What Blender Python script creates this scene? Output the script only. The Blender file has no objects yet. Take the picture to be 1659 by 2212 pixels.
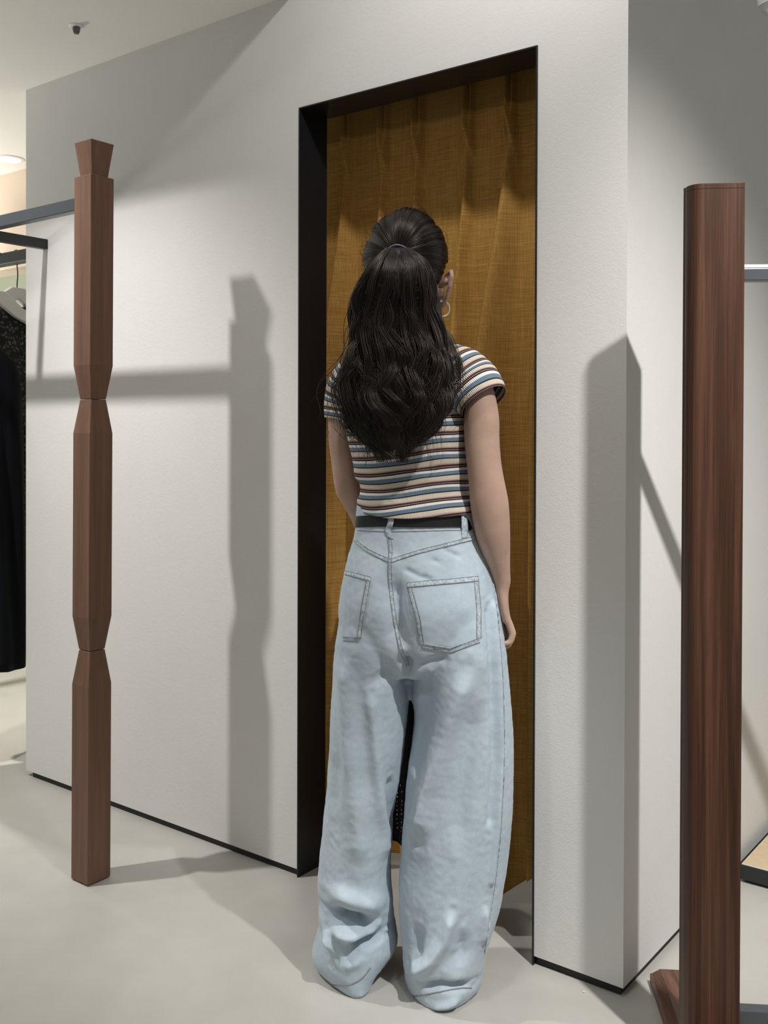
import bpy, bmesh, math, random
from math import sin, cos, pi, radians, sqrt, exp
from mathutils import Vector, Matrix, noise
from mathutils.bvhtree import BVHTree

V = Vector
random.seed(7)
S = bpy.context.scene
col = S.collection

# ------------------------------------------------------------------ camera
F = 2136.0; CX = 829.5; HC = 1.2
PITCH = radians(.5); ROLL = radians(.18)
CY = 929 + F * math.tan(PITCH)
fw = V((0, cos(PITCH), -sin(PITCH)))
r0 = V((1, 0, 0)); u0 = r0.cross(fw)
rt = r0 * cos(ROLL) + u0 * sin(ROLL)
up = -r0 * sin(ROLL) + u0 * cos(ROLL)
cam_d = bpy.data.cameras.new('camera')
cam = bpy.data.objects.new('camera', cam_d); col.objects.link(cam)
m3 = Matrix((rt, up, -fw)).transposed()
cam.matrix_world = Matrix.Translation((0, 0, HC)) @ m3.to_4x4()
cam_d.sensor_fit = 'VERTICAL'; cam_d.sensor_height = 36.0
cam_d.lens = F / 2212 * 36.0
cam_d.shift_y = -(1106 - CY) / 2212
cam_d.clip_start = .05
S.camera = cam

# ------------------------------------------------------------------ look, world, lamps
S.view_settings.view_transform = 'Standard'
S.view_settings.look = 'None'
S.view_settings.gamma = 1.0
S.view_settings.use_curve_mapping = False
S.view_settings.exposure = 0.08
S.cycles.max_bounces = 6

CN = V((.5095, 2.0815, 0))            # foot of the outer corner of the fitting room
A = V((.795, -.6065, 0)).normalized() # along the long wall
B = V((.6065, .795, 0)).normalized()  # into the fitting room
def wp(s, n, z):                      # along wall, out from wall, height
    return CN + A * s - B * n + V((0, 0, z))

w = bpy.data.worlds.new('world'); S.world = w; w.use_nodes = True
bg = w.node_tree.nodes['Background']
bg.inputs[0].default_value = (1.0, .985, .95, 1); bg.inputs[1].default_value = .27

def spot(name, loc, target, power, angle, blend, size, color=(1, .96, .9)):
    d = bpy.data.lights.new(name, 'SPOT'); d.energy = power; d.spot_size = radians(angle)
    d.spot_blend = blend; d.shadow_soft_size = size; d.color = color
    o = bpy.data.objects.new(name, d); col.objects.link(o); o.location = loc
    o.rotation_euler = (V(target) - V(loc)).to_track_quat('-Z', 'Y').to_euler()
    return o
L1 = wp(-1.98, 1.23, 2.95)
L2 = V((1.06, .58, 2.95)); WL = (1, .972, .94)
spot('spotlight_left', L1, wp(-1.5, 0, .05), 215, 68, 1.0, .035, WL)
spot('spotlight_right', L2, wp(.31, -.6, .0), 400, 66, 1.0, .03, WL)
spot('spotlight_door', wp(-.02, .66, 2.9), wp(-.42, 0, 1.9), 45, 96, 1.0, .05, WL)
spot('fill_spot_jeans', (-1.1, .5, 2.95), (.02, 2.0, .25), 31, 27, .7, .07, WL)  # added fill, cone narrowed to light the jeans only
spot('fill_spot_hangers', (-2.5, 3.4, 2.33), (-1.85, 3.75, 1.6), 70, 46, .8, .04, (1, .95, .87))  # extra fill put in to brighten the white hangers
spot('spotlight_shop', (-2.4, 4.0, 2.33), (-2.1, 4.25, 0), 215, 96, .8, .04, (1, .95, .87))

def area(name, loc, rot, sx, sy, power, color=(1, .97, .92)):
    d = bpy.data.lights.new(name, 'AREA'); d.shape = 'RECTANGLE'; d.size = sx; d.size_y = sy
    d.energy = power; d.color = color
    o = bpy.data.objects.new(name, d); col.objects.link(o); o.location = loc; o.rotation_euler = rot
    return o
area('fill_ceiling', (-2.9, 4.1, 1.2), (pi, 0, 0), .5, .5, 48)  # invented upward fill that lifts the ceiling brightness, not a shop fitting
area('lamp_fitting_room', wp(-.75, -1.0, 2.3), (0, 0, 0), .3, .3, 7)

# ------------------------------------------------------------------ helpers
def ray(x, y): return fw + rt * ((x - CX) / F) - up * ((y - CY) / F)
def W(x, y, Y):
    d = ray(x, y); return V((0, 0, HC)) + d * (Y / d.y)
def G(x, y, z=0):
    d = ray(x, y); return V((0, 0, HC)) + d * ((z - HC) / d.z)

def mk(name, vs, fs, mat, parent=None, loc=None, smooth=False):
    off = V(parent.location) if parent is not None else (V(loc) if loc is not None else V((0, 0, 0)))
    if parent is not None and parent.parent is not None:
        off = off + V(parent.parent.location)
    me = bpy.data.meshes.new(name)
    me.from_pydata([tuple(V(v) - off) for v in vs], [], fs)
    bm = bmesh.new(); bm.from_mesh(me)
    bmesh.ops.recalc_face_normals(bm, faces=bm.faces)
    bm.to_mesh(me); bm.free()
    me.validate()
    if smooth:
        for p in me.polygons: p.use_smooth = True
    if mat: me.materials.append(mat)
    o = bpy.data.objects.new(name, me); col.objects.link(o)
    if parent is not None: o.parent = parent
    elif loc is not None: o.location = loc
    return o

def root(name, label, cat, loc, group=None):
    o = bpy.data.objects.new(name, None); col.objects.link(o)
    o.empty_display_size = .1
    o.location = loc; o['label'] = label; o['category'] = cat
    if group: o['group'] = group
    return o
def tag(o, label, cat, group=None):
    o['label'] = label; o['category'] = cat
    if group: o['group'] = group
    return o
def struct(o): o['kind'] = 'structure'; return o

class MB:
    def __init__(s): s.v = []; s.f = []
    def add(s, vs, fs):
        n = len(s.v); s.v += [V(v) for v in vs]; s.f += [tuple(i + n for i in f) for f in fs]
    def prism(s, poly, z0, z1):           # poly: list of (x,y)
        n = len(poly)
        vs = [V((p[0], p[1], z0)) for p in poly] + [V((p[0], p[1], z1)) for p in poly]
        fs = [tuple(range(n))[::-1], tuple(range(n, 2 * n))] + [(i, (i + 1) % n, n + (i + 1) % n, n + i) for i in range(n)]
        s.add(vs, fs)
    def obox(s, c, ax, ay, az):            # oriented box by half vectors
        c = V(c); ax = V(ax); ay = V(ay); az = V(az)
        vs = [c + ax * i + ay * j + az * k for k in (-1, 1) for j in (-1, 1) for i in (-1, 1)]
        s.add(vs, [(0, 2, 3, 1), (4, 5, 7, 6), (0, 1, 5, 4), (2, 6, 7, 3), (0, 4, 6, 2), (1, 3, 7, 5)])
    def loft(s, rings, cap=True):
        n = len(rings[0]); vs = [p for r in rings for p in r]; fs = []
        for i in range(len(rings) - 1):
            for j in range(n):
                a = i * n + j; b = i * n + (j + 1) % n
                fs.append((a, b, b + n, a + n))
        if cap:
            fs.append(tuple(range(n))[::-1]); fs.append(tuple(range((len(rings) - 1) * n, len(rings) * n)))
        s.add(vs, fs)
    def tube(s, pts, r, n=6, cap=True):
        pts = [V(p) for p in pts]
        rs = r if isinstance(r, (list, tuple)) else [r] * len(pts)
        rings = []; prev = None
        for i, p in enumerate(pts):
            t = (pts[min(i + 1, len(pts) - 1)] - pts[max(i - 1, 0)]).normalized()
            if prev is None:
                a = t.cross(V((0, 0, 1)) if abs(t.z) < .9 else V((1, 0, 0))).normalized()
            else:
                a = (prev - t * prev.dot(t)).normalized()
            prev = a; b = t.cross(a)
            rings.append([p + (a * cos(2 * pi * k / n) + b * sin(2 * pi * k / n)) * rs[i] for k in range(n)])
        s.loft(rings, cap)
    def sphere(s, c, r, nu=12, nv=8):
        c = V(c); r = V(r) if not isinstance(r, (int, float)) else V((r, r, r))
        rings = []
        for i in range(nv + 1):
            t = pi * (.001 + .998 * i / nv)
            rings.append([c + V((r.x * sin(t) * cos(2 * pi * k / nu), r.y * sin(t) * sin(2 * pi * k / nu), r.z * cos(t))) for k in range(nu)])
        s.loft(rings)
    def build(s, name, mat, parent=None, loc=None, smooth=False):
        return mk(name, s.v, s.f, mat, parent, loc, smooth)

def bevel(o, wd, seg=2):
    m = o.modifiers.new('bevel', 'BEVEL'); m.width = wd; m.segments = seg; m.limit_method = 'ANGLE'; m.angle_limit = radians(35)
    return o
def baked(o):
    dg = bpy.context.evaluated_depsgraph_get()
    me = bpy.data.meshes.new_from_object(o.evaluated_get(dg))
    o.modifiers.clear(); o.data = me
    return o
def lerp(a, b, t): return a + (b - a) * t
def interp(tab, x):                        # tab: rows sorted by column 0
    if x <= tab[0][0]: return list(tab[0][1:])
    for i in range(len(tab) - 1):
        if x <= tab[i + 1][0]:
            t = (x - tab[i][0]) / (tab[i + 1][0] - tab[i][0])
            # catmull style smoothing
            p0 = tab[max(i - 1, 0)]; p1 = tab[i]; p2 = tab[i + 1]; p3 = tab[min(i + 2, len(tab) - 1)]
            out = []
            for k in range(1, len(p1)):
                m1 = (p2[k] - p0[k]) / max(1e-9, p2[0] - p0[0]) * (p2[0] - p1[0])
                m2 = (p3[k] - p1[k]) / max(1e-9, p3[0] - p1[0]) * (p2[0] - p1[0])
                h = t * t * (3 - 2 * t)
                out.append((2*t**3-3*t*t+1)*p1[k] + (t**3-2*t*t+t)*m1 + (-2*t**3+3*t*t)*p2[k] + (t**3-t*t)*m2)
            return out
    return list(tab[-1][1:])

# ------------------------------------------------------------------ materials
class NT:
    def __init__(s, name):
        s.m = bpy.data.materials.new(name); s.m.use_nodes = True
        s.t = s.m.node_tree; s.n = s.t.nodes; s.l = s.t.links
        s.p = s.n['Principled BSDF']
    def node(s, kind, **kw):
        n = s.n.new(kind)
        for k, v in kw.items():
            if k.startswith('i_'):
                key = k[2:]
                n.inputs[int(key) if key.isdigit() else key.replace('_', ' ')].default_value = v
            else: setattr(n, k, v)
        return n
    def link(s, a, b): s.l.new(a, b)
    def ramp(s, fac, stops, interp='LINEAR'):
        r = s.node('ShaderNodeValToRGB'); e = r.color_ramp.elements; r.color_ramp.interpolation = interp
        while len(e) < len(stops): e.new(.5)
        for i, (p, c) in enumerate(stops):
            e[i].position = p; e[i].color = (c[0], c[1], c[2], 1)
        s.link(fac, r.inputs[0]); return r.outputs[0]
    def bump(s, h, strength=.2, dist=.002, normal=None):
        b = s.node('ShaderNodeBump'); b.inputs['Strength'].default_value = strength; b.inputs['Distance'].default_value = dist
        s.link(h, b.inputs['Height'])
        if normal is not None: s.link(normal, b.inputs['Normal'])
        s.link(b.outputs[0], s.p.inputs['Normal']); return b.outputs[0]
    def coord(s, kind='Object', scale=(1, 1, 1), rot=(0, 0, 0)):
        tc = s.node('ShaderNodeTexCoord'); mp = s.node('ShaderNodeMapping')
        mp.inputs['Scale'].default_value = scale; mp.inputs['Rotation'].default_value = rot
        s.link(tc.outputs[kind], mp.inputs[0]); return mp.outputs[0]
    def noise(s, vec, scale, detail=4, rough=.5, dist=0):
        n = s.node('ShaderNodeTexNoise'); n.inputs['Scale'].default_value = scale; n.inputs['Detail'].default_value = detail
        n.inputs['Roughness'].default_value = rough; n.inputs['Distortion'].default_value = dist
        if vec is not None: s.link(vec, n.inputs['Vector'])
        return n.outputs['Fac']
    def math(s, op, a, b=None):
        n = s.node('ShaderNodeMath', operation=op)
        for i, x in enumerate((a, b)):
            if x is None: continue
            if isinstance(x, (int, float)): n.inputs[i].default_value = x
            else: s.link(x, n.inputs[i])
        return n.outputs[0]

def simple(name, colr, rough=.5, metal=0, spec=.5, coat=0):
    t = NT(name); p = t.p.inputs
    p['Base Color'].default_value = (*colr, 1); p['Roughness'].default_value = rough; p['Metallic'].default_value = metal
    p['Specular IOR Level'].default_value = spec
    if coat: p['Coat Weight'].default_value = coat; p['Coat Roughness'].default_value = .15
    return t
# plaster
def plaster(name, c1, c2):
    t = NT(name); v = t.coord()
    t.link(t.ramp(t.noise(v, 2.5, 5, .6), [(.3, c1), (.7, c2)]), t.p.inputs['Base Color'])
    t.p.inputs['Roughness'].default_value = .75; t.p.inputs['Specular IOR Level'].default_value = .25
    n1 = t.bump(t.noise(v, 260, 3, .6), .22, .0012)
    t.bump(t.noise(v, 80, 3, .6), .13, .003, n1)
    return t.m
M_WALL = plaster('painted_plaster', (.70, .695, .675), (.735, .73, .71))
M_CEIL = plaster('ceiling_paint', (.78, .77, .72), (.81, .80, .75))
M_CREAM = plaster('cream_paint', (.64, .53, .42), (.68, .57, .46))
M_SAGE = plaster('sage_paint', (.42, .46, .34), (.46, .50, .38))
# floor
t = NT('polished_concrete'); v = t.coord()
n1 = t.noise(v, 1.4, 6, .62, .6); n2 = t.noise(v, 9, 5, .6)
mx = t.math('ADD', t.math('MULTIPLY', n1, .7), t.math('MULTIPLY', n2, .3))
t.link(t.ramp(mx, [(.3, (.40, .39, .362)), (.5, (.445, .435, .405)), (.72, (.50, .488, .46))]), t.p.inputs['Base Color'])
t.link(t.ramp(n2, [(.3, (.34,)*3), (.7, (.5,)*3)]), t.p.inputs['Roughness'])
t.p.inputs['Specular IOR Level'].default_value = .35
t.bump(t.noise(v, 60, 4, .6), .05, .001)
M_FLOOR = t.m
# metals
M_BLACK = simple('black_lining', (.012, .013, .016), .38, .0, .45).m
M_GAP = simple('shadow_gap', (.012, .012, .012), .6).m
M_STEEL = simple('dark_steel', (.075, .085, .095), .34, .25, .6).m
M_STEEL2 = simple('black_steel', (.02, .022, .023), .4, .1, .5).m
M_EDGE = simple('bright_steel_edge', (.75, .75, .76), .3, .7, .8).m
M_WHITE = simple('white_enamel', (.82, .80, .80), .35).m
M_CHROME = simple('chrome', (.6, .6, .6), .2, 1).m
# wood
def wood(name, cs, sc, streak, rough=.42, axis='Z'):
    t = NT(name)
    scl = {'Z': (sc, sc, streak), 'Y': (sc, streak, sc), 'X': (streak, sc, sc)}[axis]
    v = t.coord('Object', scl)
    a = t.noise(v, 1.0, 6, .65, .35)
    b = t.noise(t.coord('Object', tuple(x * 5 for x in scl)), 1.0, 4, .7)
    f = t.math('ADD', t.math('MULTIPLY', a, .68), t.math('MULTIPLY', b, .32))
    t.link(t.ramp(f, [(.32, cs[0]), (.47, cs[1]), (.56, cs[2]), (.68, cs[3])]), t.p.inputs['Base Color'])
    t.p.inputs['Roughness'].default_value = rough; t.p.inputs['Specular IOR Level'].default_value = .35
    t.bump(b, .12, .0008)
    return t.m
M_TEAK = wood('reddish_brown_wood', [(.11, .055, .036), (.155, .082, .052), (.18, .096, .062), (.215, .12, .08)], 22, .9, .5)
M_WALNUT = wood('dark_walnut', [(.022, .009, .006), (.050, .021, .012), (.082, .036, .021), (.125, .058, .034)], 46, .8, .36)
M_WALNUTY = wood('dark_walnut_base', [(.05, .02, .012), (.10, .044, .026), (.15, .07, .044), (.2, .1, .06)], 46, 3, .36, 'Y')
# curtain
t = NT('mustard_linen'); v = t.coord('Object')
vu = t.coord('Object', (14, 14, 700)); vv = t.coord('Object', (900, 900, 10))
h = t.math('ADD', t.noise(vu, 1, 2, .6), t.noise(vv, 1, 2, .6))
f = t.math('MULTIPLY', h, .5)
colr = t.ramp(f, [(.30, (.24, .115, .024)), (.5, (.46, .25, .062)), (.72, (.66, .41, .13))])
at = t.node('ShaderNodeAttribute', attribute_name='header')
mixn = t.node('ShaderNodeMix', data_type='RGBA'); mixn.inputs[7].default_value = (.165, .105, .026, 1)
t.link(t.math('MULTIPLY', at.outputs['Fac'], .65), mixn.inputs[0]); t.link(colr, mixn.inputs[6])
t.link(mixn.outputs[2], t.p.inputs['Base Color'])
t.p.inputs['Roughness'].default_value = .8; t.p.inputs['Specular IOR Level'].default_value = .15
t.bump(h, .5, .0012)
M_CURT = t.m
# denim
t = NT('pale_denim'); v = t.coord()
big = t.noise(v, 5, 4, .6); fine = t.noise(t.coord('Object', (1, 1, .35)), 420, 3, .7); mid = t.noise(v, 60, 4, .7)
f = t.math('ADD', t.math('ADD', t.math('MULTIPLY', big, .45), t.math('MULTIPLY', fine, .25)), t.math('MULTIPLY', mid, .30))
t.link(t.ramp(f, [(.34, (.40, .49, .57)), (.5, (.47, .56, .635)), (.66, (.54, .625, .69))]), t.p.inputs['Base Color'])
t.p.inputs['Roughness'].default_value = .85; t.p.inputs['Specular IOR Level'].default_value = .1
t.p.inputs['Sheen Weight'].default_value = .1
wv = t.noise(t.coord('Object', (1, 1, .5)), 700, 2, .6)
t.bump(wv, .35, .0008)
M_DENIM = t.m
t = NT('faded_denim_seam'); v = t.coord()
t.link(t.ramp(t.noise(v, 170, 3, .7), [(.36, (.26, .33, .39)), (.5, (.41, .49, .55)), (.64, (.58, .64, .68))]), t.p.inputs['Base Color'])
t.p.inputs['Roughness'].default_value = .85; t.bump(t.noise(v, 300, 2), .4, .001)
M_SEAM = t.m
M_STITCH = simple('stitch_thread', (.25, .24, .235), .8).m
# shirt stripes: attribute 'st' holds the distance along the stripes, in metres
t = NT('striped_rib_knit')
at = t.node('ShaderNodeAttribute', attribute_name='st'); ar = t.node('ShaderNodeAttribute', attribute_name='rib')
vn = t.noise(t.coord(), 7, 2, .5)
st = t.math('ADD', at.outputs['Fac'], t.math('MULTIPLY', vn, .006))
fr = t.math('FRACT', t.math('MULTIPLY', st, 1 / .0342))
blk = (.022, .012, .014); bei = (.72, .64, .53); mau = (.40, .27, .26); dk = (.055, .022, .024); wht = (.86, .85, .80); blu = (.165, .235, .315)
cl = t.ramp(fr, [(0, blk), (.035, blk), (.05, bei), (.26, bei), (.36, mau), (.385, dk), (.46, dk), (.475, mau), (.505, mau), (.52, blk), (.585, blk), (.60, wht), (.745, wht), (.76, blu), (.965, blu), (.985, blk)])
rib = t.node('ShaderNodeMath', operation='SINE'); t.link(t.math('MULTIPLY', ar.outputs['Fac'], 2 * pi / .0034), rib.inputs[0])
t.link(cl, t.p.inputs['Base Color'])
t.p.inputs['Roughness'].default_value = .8; t.p.inputs['Specular IOR Level'].default_value = .15
t.bump(rib.outputs[0], .55, .0008)
M_SHIRT = t.m
M_SHIRTSEAM = simple('knit_seam', (.06, .035, .035), .8).m
# skin, hair
t = NT('skin'); v = t.coord()
t.link(t.ramp(t.noise(v, 25, 4, .6), [(.3, (.46, .30, .235)), (.7, (.52, .355, .28))]), t.p.inputs['Base Color'])
t.p.inputs['Roughness'].default_value = .52; t.p.inputs['Subsurface Weight'].default_value = .12
t.p.inputs['Subsurface Radius'].default_value = (.01, .004, .002)
t.p.inputs['Specular IOR Level'].default_value = .3
M_SKIN = t.m
t = NT('black_brown_hair'); v = t.coord('Object', (1, 1, .12))
t.link(t.ramp(t.noise(v, 160, 3, .7), [(.35, (.006, .0045, .004)), (.65, (.019, .013, .011))]), t.p.inputs['Base Color'])
t.p.inputs['Roughness'].default_value = .36; t.p.inputs['Specular IOR Level'].default_value = .55
t.bump(t.noise(v, 260, 3, .7), .5, .002)
M_HAIR = t.m
t = NT('hair_strand')
hi = t.node('ShaderNodeHairInfo')
t.link(t.ramp(hi.outputs['Random'], [(0, (.005, .0038, .0035)), (.7, (.015, .010, .009)), (.93, (.034, .024, .020)), (1, (.06, .044, .038))]), t.p.inputs['Base Color'])
t.p.inputs['Roughness'].default_value = .34; t.p.inputs['Specular IOR Level'].default_value = .5; t.p.inputs['Specular Tint'].default_value = (1, .9, .82, 1)
M_STRAND = t.m
M_LILAC = simple('lilac_elastic', (.32, .26, .50), .5).m
M_PEARL = simple('pearl', (.85, .82, .74), .2, .0, .7, .5).m
M_LEATHER = simple('black_leather', (.010, .010, .011), .42, 0, .4).m
# knit and cloth
t = NT('charcoal_boucle'); v = t.coord()
vo = t.node('ShaderNodeTexVoronoi'); vo.inputs['Scale'].default_value = 75; t.link(v, vo.inputs['Vector'])
t.link(t.ramp(t.math('ADD', vo.outputs['Distance'], t.math('MULTIPLY', t.noise(v, 120, 2), .3)), [(.3, (.16, .155, .15)), (.5, (.045, .045, .045)), (.75, (.012, .012, .012))]), t.p.inputs['Base Color'])
t.p.inputs['Roughness'].default_value = .9; t.bump(vo.outputs['Distance'], .8, .006); M_BOUCLE = t.m
M_BLKCLOTH = simple('black_cloth', (.008, .009, .013), .8, 0, .15).m
t = NT('dotted_black_cloth'); v = t.coord()
br = t.node('ShaderNodeTexVoronoi'); br.inputs['Scale'].default_value = 90; br.inputs['Randomness'].default_value = .25
t.link(v, br.inputs['Vector'])
dots = t.math('LESS_THAN', br.outputs['Distance'], .17)
sx = t.node('ShaderNodeSeparateXYZ'); tc = t.node('ShaderNodeTexCoord'); t.link(tc.outputs['Object'], sx.inputs[0])
band = t.math('MULTIPLY', t.math('GREATER_THAN', sx.outputs[2], .035), t.math('LESS_THAN', sx.outputs[2], .15))
mixn = t.node('ShaderNodeMix', data_type='RGBA'); mixn.inputs[6].default_value = (.004, .004, .004, 1); mixn.inputs[7].default_value = (.4, .4, .4, 1)
t.link(t.math('MULTIPLY', dots, band), mixn.inputs[0]); t.link(mixn.outputs[2], t.p.inputs['Base Color'])
t.p.inputs['Roughness'].default_value = .9; t.p.inputs['Specular IOR Level'].default_value = .05; M_DOTS = t.m
# tiles
t = NT('beige_tile'); v = t.coord('Object')
t.link(t.ramp(t.noise(v, 30, 4, .6), [(.3, (.56, .44, .28)), (.7, (.62, .50, .33))]), t.p.inputs['Base Color']); t.p.inputs['Roughness'].default_value = .4
M_TILE = t.m
M_GROUT = simple('pale_grout', (.8, .76, .68), .7).m
def emis(name, c, st):
    m = bpy.data.materials.new(name); m.use_nodes = True; p = m.node_tree.nodes['Principled BSDF']
    p.inputs['Base Color'].default_value = (.9, .9, .9, 1); p.inputs['Emission Color'].default_value = (*c, 1); p.inputs['Emission Strength'].default_value = st
    return m
M_LAMP = emis('lamp_glow', (1, .97, .9), 6)

# ------------------------------------------------------------------ room
HW = 2.366
DS0, DS1 = -.9275, -.2125            # door opening along the wall
DZ = 2.058
GAP = .020
# floor: one slab
b_ = MB(); b_.prism([(-5, -1.5), (4, -1.5), (4, 7.5), (-5, 7.5)], -.1, 0)
struct(b_.build('floor', M_FLOOR, loc=(0, 0, 0)))
# front wall with opening, 10 cm thick, corner closed by the side wall
def wallbox(mb, s0, s1, n0, n1, z0, z1):
    mb.prism([tuple(wp(s0, n0, 0).xy), tuple(wp(s1, n0, 0).xy), tuple(wp(s1, n1, 0).xy), tuple(wp(s0, n1, 0).xy)], z0, z1)
mb = MB()
poly = [(-2.195, GAP), (DS0, GAP), (DS0, DZ), (DS1, DZ), (DS1, GAP), (0, GAP), (0, 3.0498), (-.9496, 3.0498), (-.9496, HW), (-2.195, HW)]
n = len(poly)
vs = [wp(p[0], 0, p[1]) for p in poly] + [wp(p[0], -.09, p[1]) for p in poly]
mb.add(vs, [tuple(range(n)), tuple(range(n, 2 * n))[::-1]] + [(i, n + i, n + (i + 1) % n, (i + 1) % n) for i in range(n)])
struct(mb.build('wall_front', M_WALL, loc=wp(-1.1, 0, 0)))
mb = MB()   # side wall, in direction B
mb.prism([tuple(wp(0, -.0901, 0).xy), tuple(wp(0, 0, 0).xy)[:2], tuple(wp(.0001, 0, 0).xy), tuple(wp(.0001, -2.6, 0).xy), tuple(wp(-.09, -2.6, 0).xy), tuple(wp(-.09, -.0901, 0).xy)], GAP, 3.0498)
struct(mb.build('wall_right', M_WALL, loc=wp(0, -1, 0)))
mb = MB(); wallbox(mb, -2.195, -2.105, -.0901, -1.7, GAP, HW); struct(mb.build('wall_left', M_WALL, loc=wp(-2.15, -.8, 0)))
mb = MB(); wallbox(mb, -2.104, -.0901, -1.61, -1.7, GAP, HW); struct(mb.build('wall_back', M_WALL, loc=wp(-1.1, -1.65, 0)))
# recessed black skirting
for nm, args in (('baseboard_front_left', (-2.165, DS0 - .002, -.008, -.08)), ('baseboard_front_right', (DS1 + .002, -.009, -.008, -.08)), ('baseboard_right', (-.08, -.008, -.0801, -2.59))):
    mb = MB(); wallbox(mb, *args, 0, GAP - .0002); struct(mb.build(nm, M_GAP, loc=wp(args[0], args[2], 0)))
# thin metal strip on the floor in front of the shadow gap on the left
# low ceiling around the fitting room, raised ceiling over the aisle
mb = MB()
wallbox(mb, -4.6, -.95, .48, 0.0, HW + .0002, HW + .08)
wallbox(mb, -4.6, -.0001, 0.0, -6.2, HW + .0002, HW + .08)
struct(mb.build('ceiling', M_CEIL, loc=wp(-1.5, 0, HW)))
mb = MB(); wallbox(mb, -4.6, -.95, .4801, .54, HW + .0002, 3.05); struct(mb.build('trim_1', M_CEIL, loc=wp(-1.5, .6, HW)))
mb = MB(); wallbox(mb, -4.6, 4.0, 4.3, .5402, 3.05, 3.15); wallbox(mb, -.9498, 4.0, .5401, -2.6, 3.05, 3.15); wallbox(mb, .0002, 4.0, -2.6001, -3.2, 3.05, 3.15)
struct(mb.build('ceiling_upper', M_CEIL, loc=wp(0, 2, 3.05)))
# far shop walls at the left
mb = MB()
q = V((-1.0, 4.5, 0))
def fp(c, du, dv, z): return c + A * du + B * dv + V((0, 0, z))
def fbox(mb, c, u0, u1, v0, v1, z0, z1):
    mb.prism([tuple(fp(c, u0, v0, 0).xy), tuple(fp(c, u1, v0, 0).xy), tuple(fp(c, u1, v1, 0).xy), tuple(fp(c, u0, v1, 0).xy)], z0, z1)
FB = V((-1.69, 4.5, 0))
fbox(mb, FB, -6, 1.6, 0, .12, 1.93, HW); struct(mb.build('wall_far_upper', M_CREAM, loc=FB))
mb = MB(); FS = V((-1.93, 5.12, 0)); fbox(mb, FS, -6, 2.0, 0, .1, 0, 1.93 + .3)
struct(mb.build('wall_far', M_SAGE, loc=FS))
mb = MB(); fbox(mb, FS, -6, 2.0, -.012, -.0002, 1.625, 1.655); struct(mb.build('trim_2', M_STEEL2, loc=FS))

# black door lining
mb = MB()
T = .0035
for (s0, s1, z0, z1) in ((DS0, DS0 + T, 0, DZ - T), (DS1 - T, DS1, 0, DZ - T), (DS0, DS1, DZ - T, DZ - .0002)):
    wallbox(mb, s0, s1, .0035, -.108, z0, z1)
struct(mb.build('door_1', M_BLACK, loc=wp(DS0, 0, 0)))

# ------------------------------------------------------------------ curtain
def build_curtain():
    n0 = -.228
    s0, s1 = -1.03, -.13
    def s_of(px):                     # place along the wall under an image column
        d = ray(px, 600); o = wp(0, n0, 0); k = (o - V((0, 0, HC))).dot(B) / d.dot(B)
        return (V((0, 0, HC)) + d * k - CN).dot(A)
    pl = [s_of(x) for x in (680, 755, 833, 905, 1013, 1108, 1200)]
    ridge_low = [s_of(x) for x in (665, 738, 830, 905, 998, 1072, 1185)]
    amps = (.9, 1.0, .7, .75, .62, 1.25, .9)
    NU, NV = 560, 220
    ztop = 2.15; zt = 2.10
    vs = []; hd = []
    for j in range(NV + 1):
        tv = j / NV
        for i in range(NU + 1):
            u = i / NU; s = lerp(s0, s1, u)
            # hem height
            sh = s_of(1071); sk = s_of(1090); se = s_of(1160)
            if s < sk: zb = .034 - .022 * max(0, (s - s0) / (sk - s0)) ** 2
            else: zb = .012 + .075 * min(1.5, (s - sk) / (se - sk))
            z = lerp(ztop, zb, tv)
            g = max(0, min(1, (zt - .08 - z) / .75)); g = g * g * (3 - 2 * g)
            wr = lerp(.013, .034, g)
            off = .005 * g * sin(s * 38 + 1.2) + .004 * noise.noise(V((s * 7, z * 1.2, 1)))
            for a_, c_, am in zip(pl, ridge_low, amps):
                d = s - lerp(a_, c_, g)
                ww = wr * am
                e_ = (-d / (ww * .75)) if d < 0 else (d / (ww * 1.15))
                if e_ < 2.2: off += (.020 + .068 * g) * am ** .5 * exp(-e_ ** (2.6 if d < 0 else 2.0))
            # pinch pleat: three narrow tucks at each heading
            top = exp(-(max(0, zt - z) / .11) ** 4)
            for p_ in pl:
                d = (s - p_)
                if abs(d) < .05:
                    off += top * (.022 * (.5 + .5 * cos(2 * pi * d / .0125)) * exp(-(d / .019) ** 4))
                    off += .022 * exp(-((abs(d) - .004 - .10 * max(0, zt - .10 - z)) / .007) ** 2) * exp(-((zt - .125 - z) / .05) ** 2)
            vs.append(wp(s, n0 + off, z))
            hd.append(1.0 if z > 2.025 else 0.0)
    fs = []
    for j in range(NV):
        for i in range(NU):
            a = j * (NU + 1) + i
            fs.append((a, a + 1, a + NU + 2, a + NU + 1))
    r = root('fitting_room_curtain', 'mustard linen pinch pleat curtain hanging inside the black lined doorway', 'curtain', wp(-.57, n0, 0))
    o = mk('curtain_panel', vs, fs, M_CURT, r, smooth=True)
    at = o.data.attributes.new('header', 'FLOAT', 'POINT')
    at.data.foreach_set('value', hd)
    m = o.modifiers.new('solid', 'SOLIDIFY'); m.thickness = .0015; m.offset = 1
    mb = MB()
    mb.obox(wp(-.54, n0 - .012, ztop + .012), A * .5, B * .012, V((0, 0, .010)))
    mb.build('curtain_rail', M_STEEL2, r)
build_curtain()

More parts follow.
